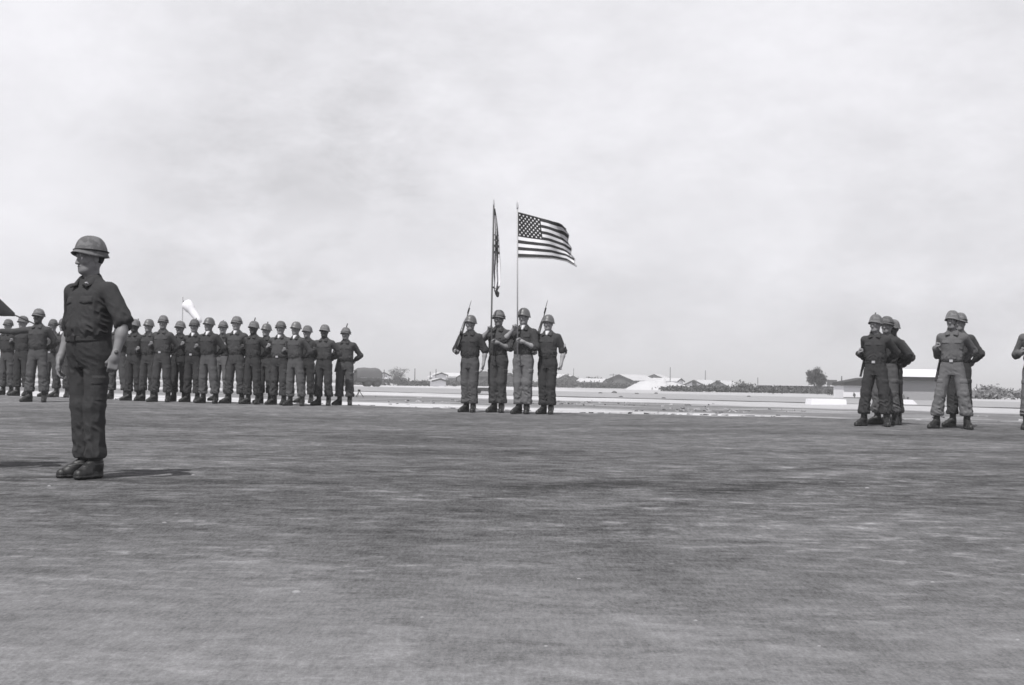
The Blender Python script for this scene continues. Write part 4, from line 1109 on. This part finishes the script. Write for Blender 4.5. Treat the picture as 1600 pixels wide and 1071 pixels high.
# belt of scrub along the far side
def scrub_band(px0, px1, Y, h, label, seed, n=2600, mat=None):
    x0, x1 = GX(px0, Y), GX(px1, Y); rg = random.Random(seed); lumps = []; x = x0
    while x < x1:
        w = rg.uniform(1.5, 4); lumps.append(((x, Y + rg.uniform(-1.5, 3), h * rg.uniform(.2, .5)), (w, 1.6, h * rg.uniform(.25, .5)))); x += w * .8
    V, Fc = leaves(None, lumps, n, .28, seed); o = mesh_np('scrub', V, Fc, mat or M_LEAF, None, False); o['label'] = label; o['kind'] = 'stuff'; o['category'] = 'scrub'
scrub_band(545, 700, 255, 1.7, 'dark band of low scrub behind the sand, between the left ranks and the colour guard', 1)
scrub_band(700, 1000, 290, 1.55, 'dark band of low scrub below the huts behind the colour guard', 2, 4500)
scrub_band(1052, 1345, 205, 1.15, 'long strip of dark scrub right of the sand pile', 3, 5200)
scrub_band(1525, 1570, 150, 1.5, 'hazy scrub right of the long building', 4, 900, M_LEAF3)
scrub_band(1408, 1462, 118, .55, 'weeds at the foot of the long grey building', 5, 500)

def tufts():
    rg = np.random.RandomState(8); V = []; Fc = []
    M = material('dry_grass', .30, .9, .4, 2, 12, 0, spec=.1)
    for k in range(900):
        if k < 420: X = rg.uniform(-16, 12); Y = 68 - X + rg.normal() * 6
        elif k < 560: X = rg.uniform(4, 26); Y = 40 + abs(rg.normal()) * 7
        else: X = rg.uniform(-12, 14); Y = edge_y(X) + abs(rg.normal()) * 1.6
        if Y < edge_y(X) + .3 or nz(X, Y, .25, 3) + .35 * nz(X, Y, 1.0, 8) < .02: continue
        z = land_z(X, Y); h = rg.uniform(.02, .07) * (1 if k < 560 else .6)
        for q in range(2):
            a = rg.uniform(0, math.pi); w = rg.uniform(.04, .13); dx, dy = math.cos(a) * w, math.sin(a) * w * .6; lx, ly = rg.normal(size=2) * .05
            b = len(V); V += [(X - dx, Y - dy, z - .01), (X + dx, Y + dy, z - .01), (X + dx * .5 + lx, Y + dy * .5 + ly, z + h), (X - dx * .7 + lx, Y - dy * .7 + ly, z + h * .8)]; Fc.append((b, b + 1, b + 2, b + 3))
    o = mesh_np('grass', V, Fc, M, None, False); o['kind'] = 'stuff'; o['label'] = 'dry grass tufts along the sandy strip beyond the tarmac'; o['category'] = 'grass'
tufts()
# small huts, poles, trees (left to right)
tree(621, 250, 3.3, 4.0, 'small ragged tree with leaning fronds, left of the two thin masts', 31, .2, 1300)
bush(600, 262, 6, 2.4, 'low bush immediately left of the small ragged tree', 300, 32)
for px, top, Y, lab in ((600, 578, 260, 'thin pole over the scrub, nearest the truck'), (648, 576, 270, 'thin pole over the scrub, right of the ragged tree'), (672, 581, 280, 'shorter of two thin poles left of the white sheds'), (681, 577, 280, 'taller of two thin poles left of the white sheds')):
    post(px, Y, hgt(top, px, Y), lab, 'thin poles on the skyline', .09)
o = gable(600, 300, 2.2, 3, 2.0, .5, 'tiny white shed standing in the left scrub near the truck', wm=M_WALLW, door=False)
gable(687, 245, 2.2, 3, .95, .3, 'low white shed left of the colour guard', .25, M_WALLW, door=False, name='shed')
gable(689, 300, 2.2, 4, 2.2, .4, 'pale roofed shed rising behind the low white shed', .25, M_WALLW, door=False, name='shed')
def jeep(px, Y, label, rot=0.2, s=1.0):
    o = empty('jeep', (GX(px, Y), Y, 0), rot, s)
    mb = MB(); mb.box((0, 0, .75), (3.2, 1.5, .5)); mb.box((-1.1, 0, 1.05), (1.0, 1.3, .25)); mb.build('body', M_PAINT, o)
    mb = MB(); mb.box((.5, 0, 1.75), (1.8, 1.4, .1)); mb.box((1.35, 0, 1.35), (.06, 1.4, .8)); mb.build('canvas_top', M_CANV, o)
    mb = MB(); mb.box((-.45, 0, 1.4), (.05, 1.3, .55)); mb.build('windscreen', M_GLASS, o)
    for wx in (-1.05, 1.0):
        for sg in (1, -1): mb = MB(); mb.tube([(wx, sg * .6, .36), (wx, sg * .8, .36)], .36, 14); mb.build('wheel', M_TYRE, o)
    tag(o, label, 'jeep'); return o
jeep(702, 262, 'dark jeep parked right of the low white shed')
gable(722, 310, 8, 6, 1.7, .9, 'low hut with pale roof just left of the colour guard', 1.2, M_WALLG, door=False)
# ammunition trailer and hut between the guards
o = empty('trailer', (GX(757, 112), 112, .03), .05); mb = MB(); mb.box((0, 0, .34), (1.05, 1.4, .28)); mb.build('box_body', M_PAINT, o)
for sg in (1, -1): mb = MB(); mb.tube([(sg * .45, -.75, .18), (sg * .45, -.85, .18)], .18, 12); mb.build('wheel', M_TYRE, o)
tag(o, 'small dark trailer on the far runway, seen between the two left colour guards', 'trailer')
gable(795, 300, 12, 6, 1.9, .8, 'long low dark shed behind the middle of the colour guard', 1.4, M_WALLD, M_TIND, door=False, name='shed')
gable(758, 320, 6, 6, 2.2, .9, 'low dark hut between the two left colour guards', .3, M_WALLD, M_TIND, door=False)
# huts right of the guards
gable(883, 380, 5.6, 10, 1.9, 1.2, 'small gabled hut nearest the rightmost colour guard', .5, M_WALLG)
gable(893, 400, 10, 6, 1.8, 1.1, 'pale-roofed hut between the small gabled hut and the round dark tree', 1.1, M_WALLG, door=False)
bush(908, 370, 14 * 2222 / 2222 * .17 * 12 / 2.0, 3.3, 'rounded dark tree rising between two pale roofs', 1400, 41, name='tree', mat=M_LEAF2)
gable(945, 350, 11, 6, 1.2, .8, 'long low hut with flat-looking pale roof beside the big gabled hut', 1.35, M_WALLG, door=False)
gable(968, 330, 6.5, 14, 1.75, 1.25, 'dark gabled hut with a long pale roof running off to the right', -.5, M_WALLD)
gable(1022, 370, 6.6, 12, 2.1, 1.35, 'grey-walled gabled hut behind the sand pile', -.25, M_WALLG)
gable(1008, 390, 7, 8, 2.0, .5, 'low grey annexe left of the grey-walled gabled hut', 1.5, M_WALLG, door=False)
gable(1085, 300, 5.6, 11, .65, 1.25, 'left of two low gabled huts beside the tall pole, pale gable', -.45, M_WALLW)
gable(1122, 290, 4.6, 10, .60, 1.2, 'right of two low gabled huts, darker gable', -.4, M_WALLG)
gable(1062, 330, 6, 6, 1.7, .6, 'white-topped hut behind the sand pile, next to the tall pole', 1.2, M_WALLW, door=False)
for px, top, Y, lab in ((896, 576, 400, 'faint thin pole above the small gabled hut'), (958, 584, 340, 'short pole with crossarm at the dark gabled hut'), (1047, 574, 320, 'tall pole standing over the sand pile'), (1102, 579, 330, 'thin pole between the two low gabled huts'),
                        (1184, 590, 300, 'thin pole far along the scrub'), (1315, 588, 180, 'thin mast left of the dark-roofed building')):
    post(px, Y, hgt(top, px, Y), lab, 'poles among the far huts', .085, cross=(px == 958))
# sand pile
rg = random.Random(3); V = []; Fc = []; n = 40; m = 14; Yc = 240; xc = GX(1035, Yc)
for j in range(m + 1):
    for i in range(n + 1):
        u, v = i / n * 2 - 1, j / m * 2 - 1
        hh = max(0, 1 - (abs(u) ** 1.6 + v * v)) ** .7 * (1.35 + .75 * nz(u * 3, v * 2, 2.2, 5))
        V.append((xc + u * 6.3, Yc + v * 4, hh * (1.0 + .35 * (u < .1)) + (.02 if hh > 0 else -.05)))
for j in range(m):
    for i in range(n): Fc.append((j * (n + 1) + i, j * (n + 1) + i + 1, (j + 1) * (n + 1) + i + 1, (j + 1) * (n + 1) + i))
tag(mesh_np('sand_pile', V, Fc, M_SANDP, None, True), 'white heap of sand in front of the grey-walled gabled hut', 'sand pile')
# embankment roof line: long low revetment with white top
mb = MB(); Yr = 225; xa, xb = GX(1185, Yr), GX(1300, Yr); o = empty('revetment', ((xa + xb) / 2, Yr, 0))
mb.box((0, 0, .55), (xb - xa, 3, 1.1)); mb.build('bank', M_WALLD, o); mb = MB(); mb.box((0, 0, 1.17), (xb - xa + .3, 3.3, .14)); mb.build('cap', M_TIN, o)
tag(o, 'long low revetment with a white top left of the lone tree', 'wall')
mb = MB(); o = empty('shed', (GX(1250, 215), 215, 0)); mb.box((0, 0, .35), (6.2, 2, .7)); mb.build('wall', M_WALLD, o); mb = MB(); mb.box((0, 0, .74), (6.6, 2.4, .08)); mb.build('roof', M_TIND, o)
tag(o, 'low dark shed under the left side of the lone tree', 'shed')
tree(1277, 190, hgt(573.5, 1277, 190), 2.9, 'lone round-crowned tree left of the dark-roofed building', 51, .2, 5500)
o = empty('water_tank', (GX(1300, 175), 175, 0)); mb = MB(); mb.box((0, 0, 1.55), (1.0, 1.0, .65)); mb.build('tank', M_WALLD, o)
mb = MB(); [mb.box((sx * .4, sy * .4, .62), (.1, .1, 1.24)) for sx in (1, -1) for sy in (1, -1)]; mb.build('stand', M_BARK, o)
tag(o, 'dark boxy water tank on a stand right of the lone tree', 'tank')
bush(1305, 170, 2.6, 1.15, 'bush under the boxy water tank', 350, 61); bush(1319, 165, 2.2, 1.0, 'bush against the left end of the dark-roofed building', 300, 62); bush(1160, 205, 4, 1.9, 'bush standing higher than the scrub left of the revetment', 500, 63)
# two small walking figures far off
def far_person(px, Y, h, label, hat):
    o = empty('person', (GX(px, Y), Y, 0)); k = h / 1.75; pr = [ell((0, 0, 1.62), (.09, .1, .12)), cone((0, 0, 1.0), (0, 0, 1.38), .15, .17, .05), cone((-.17, 0, 1.38), (.17, 0, 1.38), .07, .07, .05), cone((0, 0, 1.4), (0, 0, 1.6), .06, .05)]
    for sg in (1, -1): pr += [cone((sg * .2, 0, 1.38), (sg * .26, .03, 1.1), .055, .045), cone((sg * .26, .03, 1.1), (sg * .24, -.06, .85), .045, .035), cone((sg * .09, 0, .95), (sg * .11, -.04 * sg, .5), .10, .07), cone((sg * .11, -.04 * sg, .5), (sg * .12, .05 * sg, .08), .07, .045), cone((sg * .12, .05 * sg, .05), (sg * .13, .05 * sg - .15, .04), .045, .035)]
    sdf('body', pr, .03, M_TROUS_D, o); mb = MB(); mb.tube([(0, 0, 1.66), (0, 0, 1.70), (0, 0, 1.82)], [.2, .14, .03] if hat else [.13, .12, .04], 12); mb.build('hat', M_WHITE if hat else M_HELM_P, o, True)
    o.scale = (k, k, k); tag(o, label, 'person')
far_person(1208, 175, 1.05, 'tiny distant figure in a white hat in front of the scrub strip', True); far_person(1222, 180, .95, 'tiny distant dark figure just right of the one in the white hat', False)
# dark-roofed building with white wall
def shed_a():
    Y = 128.0; xa, xb = P(1318, 605, Y).x, P(1385, 605, Y).x; w = xb - xa; z = lambda y, x=1350: P(x, y, Y).z
    o = empty('building', (xa, Y, 0)); mb = MB(); mb.box((w / 2, 2, z(603.8) / 2), (w, 4, z(603.8))); mb.build('wall', M_WALLW, o)
    mb = MB(); mb.prism([(-.1, z(603.5)), (w, z(603.5)), (w, z(589)), (w * .55, z(590.5)), (0, z(598))], -.3, 4.3); mb.build('roof', M_TIND, o)
    mb = MB(); mb.box((w / 2, -.06, .06), (w, .12, .1)); mb.build('plinth', M_WALLD, o)
    tag(o, 'low building with dark sloping roof over a white wall, partly behind the dark trio', 'building')
shed_a()
def shed_b():
    Y = 118.0; xa, xb = P(1389, 605, Y).x, P(1500, 605, Y).x; w = xb - xa; z = lambda y: P(1435, y, Y).z
    o = empty('building', (xa, Y, 0)); H1 = z(595.5); mb = MB(); mb.box((w / 2, 3, H1 / 2), (w, 5.6, H1)); mb.build('wall', M_WALLG, o)
    mb = MB(); mb.box((w / 2, -.15, (H1 + z(588.3)) / 2), (w + .3, .25, z(588.3) - H1)); mb.build('fascia', M_TIND, o)
    mb = MB(); za, zb = z(588.3), P(1435, 577.5, Y + 3).z
    mb.add([(-.3, -.35, za), (w + .3, -.35, za), (w + .3, 3, zb), (-.3, 3, zb), (-.3, 6.3, za), (w + .3, 6.3, za), (-.3, -.35, za - .06), (w + .3, -.35, za - .06), (w + .3, 6.3, za - .06), (-.3, 6.3, za - .06)],
           [(0, 1, 2, 3), (3, 2, 5, 4), (6, 7, 1, 0), (9, 6, 0, 3, 4), (7, 8, 5, 2, 1), (8, 9, 4, 5), (9, 8, 7, 6)]); mb.build('roof', M_WALLW, o)
    tag(o, 'long grey-walled building with white roof and dark eaves between the two right-hand groups', 'building')
shed_b()
# white slabs at the runway edge
def slab(pa, pb, ya, yb, label, slope=0.0):
    d = 1.0 / ((yb - (HZ + ROLL * (pa - 800))) / F); Y = d * .985
    xa, xb = P(pa, yb, Y).x, P(pb, yb, Y).x; h = P(pa, ya, Y).z; w = xb - xa
    mb = MB(); mb.prism([(0, -.02), (w, -.02), (w - slope * w - .03, h), (.05, h)], 0, 1.6); o = mb.build('concrete_block', M_CONC, None); o.location = (xa, Y, 0)
    tag(o, label, 'block', 'white blocks on the runway margin')
slab(1267, 1323, 623.6, 631.6, 'wide white concrete block at the runway margin, left of the dark trio'); slab(1385, 1435, 624.5, 632, 'white concrete block with sloping right end, between the two right-hand groups', .16)
gable(1540, 165, 2.0, 2, .55, .35, 'tiny white shed among the hazy scrub near the right edge', .1, M_WALLW, door=False, name='shed')
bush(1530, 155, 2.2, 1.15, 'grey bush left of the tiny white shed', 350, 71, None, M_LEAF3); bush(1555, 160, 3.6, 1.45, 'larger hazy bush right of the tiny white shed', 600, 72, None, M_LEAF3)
# tripod and stake on the sand by the last man of the ranks
Y = 80.0; X0 = P(561, 620, Y).x; zb = land_z(X0, Y); o = empty('survey_tripod', (X0, Y, zb)); hh = .36; mb = MB()
for a in (0.3, 2.4, 4.5): mb.tube([(0, 0, hh), (math.cos(a) * .26, math.sin(a) * .26, 0)], .022, 6)
mb.build('leg_frame', M_STEEL, o); mb = MB(); mb.box((0, 0, hh + .02), (.14, .12, .10)); mb.build('instrument', M_STEEL, o)
tag(o, 'small dark tripod standing on the sand right of the last man of the ranks', 'tripod')
Y = 82.0; X0 = P(548.5, 620, Y).x; o = empty('stake', (X0, Y, land_z(X0, Y))); mb = MB(); mb.tube([(0, 0, 0), (0, 0, .42)], .018, 6); mb.build('shaft', M_BARK, o); tag(o, 'thin wooden stake in the sand, left of the small tripod', 'stake')
# clods of earth along the far runway edge
clods = [(938, 615.5), (960, 615), (995, 616.5), (1025, 616), (970, 621.5), (1037, 623.5), (1170, 621), (650, 633), (845, 640)]
labs = ['leftmost', 'largest', 'flat one in the middle', 'rightmost in front of the sand pile', 'nearer one below the largest', 'nearer one below the sand pile', 'lone one below the revetment', 'lone one left of the colour guard', 'small one between the two right-hand colour guards']
for i, (px, py) in enumerate(clods):
    Y = min(150, 1.0 / ((py - (HZ + ROLL * (px - 800))) / F)); 
    if i >= 7: Y = 33.5
    q = P(px, py, Y); z = land_z(q.x, Y) if Y < 60 else .035
    s_ = .0009 * Y * (1.6 if i == 1 else 1); rg = random.Random(i); mb = MB(); n_ = 9
    rings = [[(math.cos(2 * math.pi * k / n_) * s_ * r_ * rg.uniform(.8, 1.3) * 1.5, math.sin(2 * math.pi * k / n_) * s_ * r_ * rg.uniform(.8, 1.2), zz * s_ * rg.uniform(.8, 1.1)) for k in range(n_)] for r_, zz in ((1, 0), (.95, .5), (.55, .9), (.1, 1.05))]
    mb.add([v for r_ in rings for v in r_], [(j * n_ + k, j * n_ + (k + 1) % n_, (j + 1) * n_ + (k + 1) % n_, (j + 1) * n_ + k) for j in range(3) for k in range(n_)])
    o = mb.build('clod', M_WALLD, None, True); o.location = (q.x, Y, z - .005); tag(o, 'dark clod of earth by the runway, ' + labs[i], 'clod', 'dark clods along the runway')
M_PEB = material('pebble_stone', .26, .9, .2, 20, 60, .2)
# pale pebbles on the tarmac
peb = [(464, 926, 'left of centre near the front'), (302, 743, 'at the tip of the officer shadow'), (257, 817, 'below the officer shadow'), (1457, 910, 'nearest the right edge of the tarmac'), (1590, 1000, 'in the lower right corner'), (1280, 1010, 'lower right, alone'), (853, 1010, 'lower centre'), (1355, 763, 'right of centre, farther back'), (905, 905, 'right of centre in front of the colour guard'), (660, 965, 'lower left of centre'), (77, 760, 'left of the officer boots'), (1087, 970, 'below the tyre swathes')]
for i, (px, py, lab) in enumerate(peb):
    q = on_tarmac(px, py); s_ = .0009 * q.y * (2.2 if i in (0,) else 1); rg = random.Random(i + 50); mb = MB(); n_ = 8
    rings = [[(math.cos(2 * math.pi * k / n_) * s_ * r_ * rg.uniform(.8, 1.3) * 1.6, math.sin(2 * math.pi * k / n_) * s_ * r_ * rg.uniform(.8, 1.2), zz * s_) for k in range(n_)] for r_, zz in ((1, 0), (.9, .4), (.4, .7), (.05, .75))]
    mb.add([v for r_ in rings for v in r_], [(j * n_ + k, j * n_ + (k + 1) % n_, (j + 1) * n_ + (k + 1) % n_, (j + 1) * n_ + k) for j in range(3) for k in range(n_)])
    o = mb.build('pebble', M_PEB, None, True); o.location = q; tag(o, 'pale pebble on the dark tarmac, ' + lab, 'pebble', 'pale pebbles on the tarmac')

# ============================================================ air
def haze():
    m = bpy.data.materials.new('haze_air'); m.use_nodes = True; t = NT(m.node_tree); t.n.clear()
    out = t.new('ShaderNodeOutputMaterial'); v = t.new('ShaderNodeVolumePrincipled'); v.inputs['Density'].default_value = HAZE; v.inputs['Color'].default_value = (.975, .975, .99, 1); v.inputs['Anisotropy'].default_value = 0.0
    t.l.new(v.outputs[0], out.inputs['Volume'])
    mb = MB(); mb.box((0, 2800, 11.4), (8400, 6600, 24.6 + .2)); o = mb.build('haze', m); tag(o, None, None, None, 'stuff')
HAZE = .0009
haze()
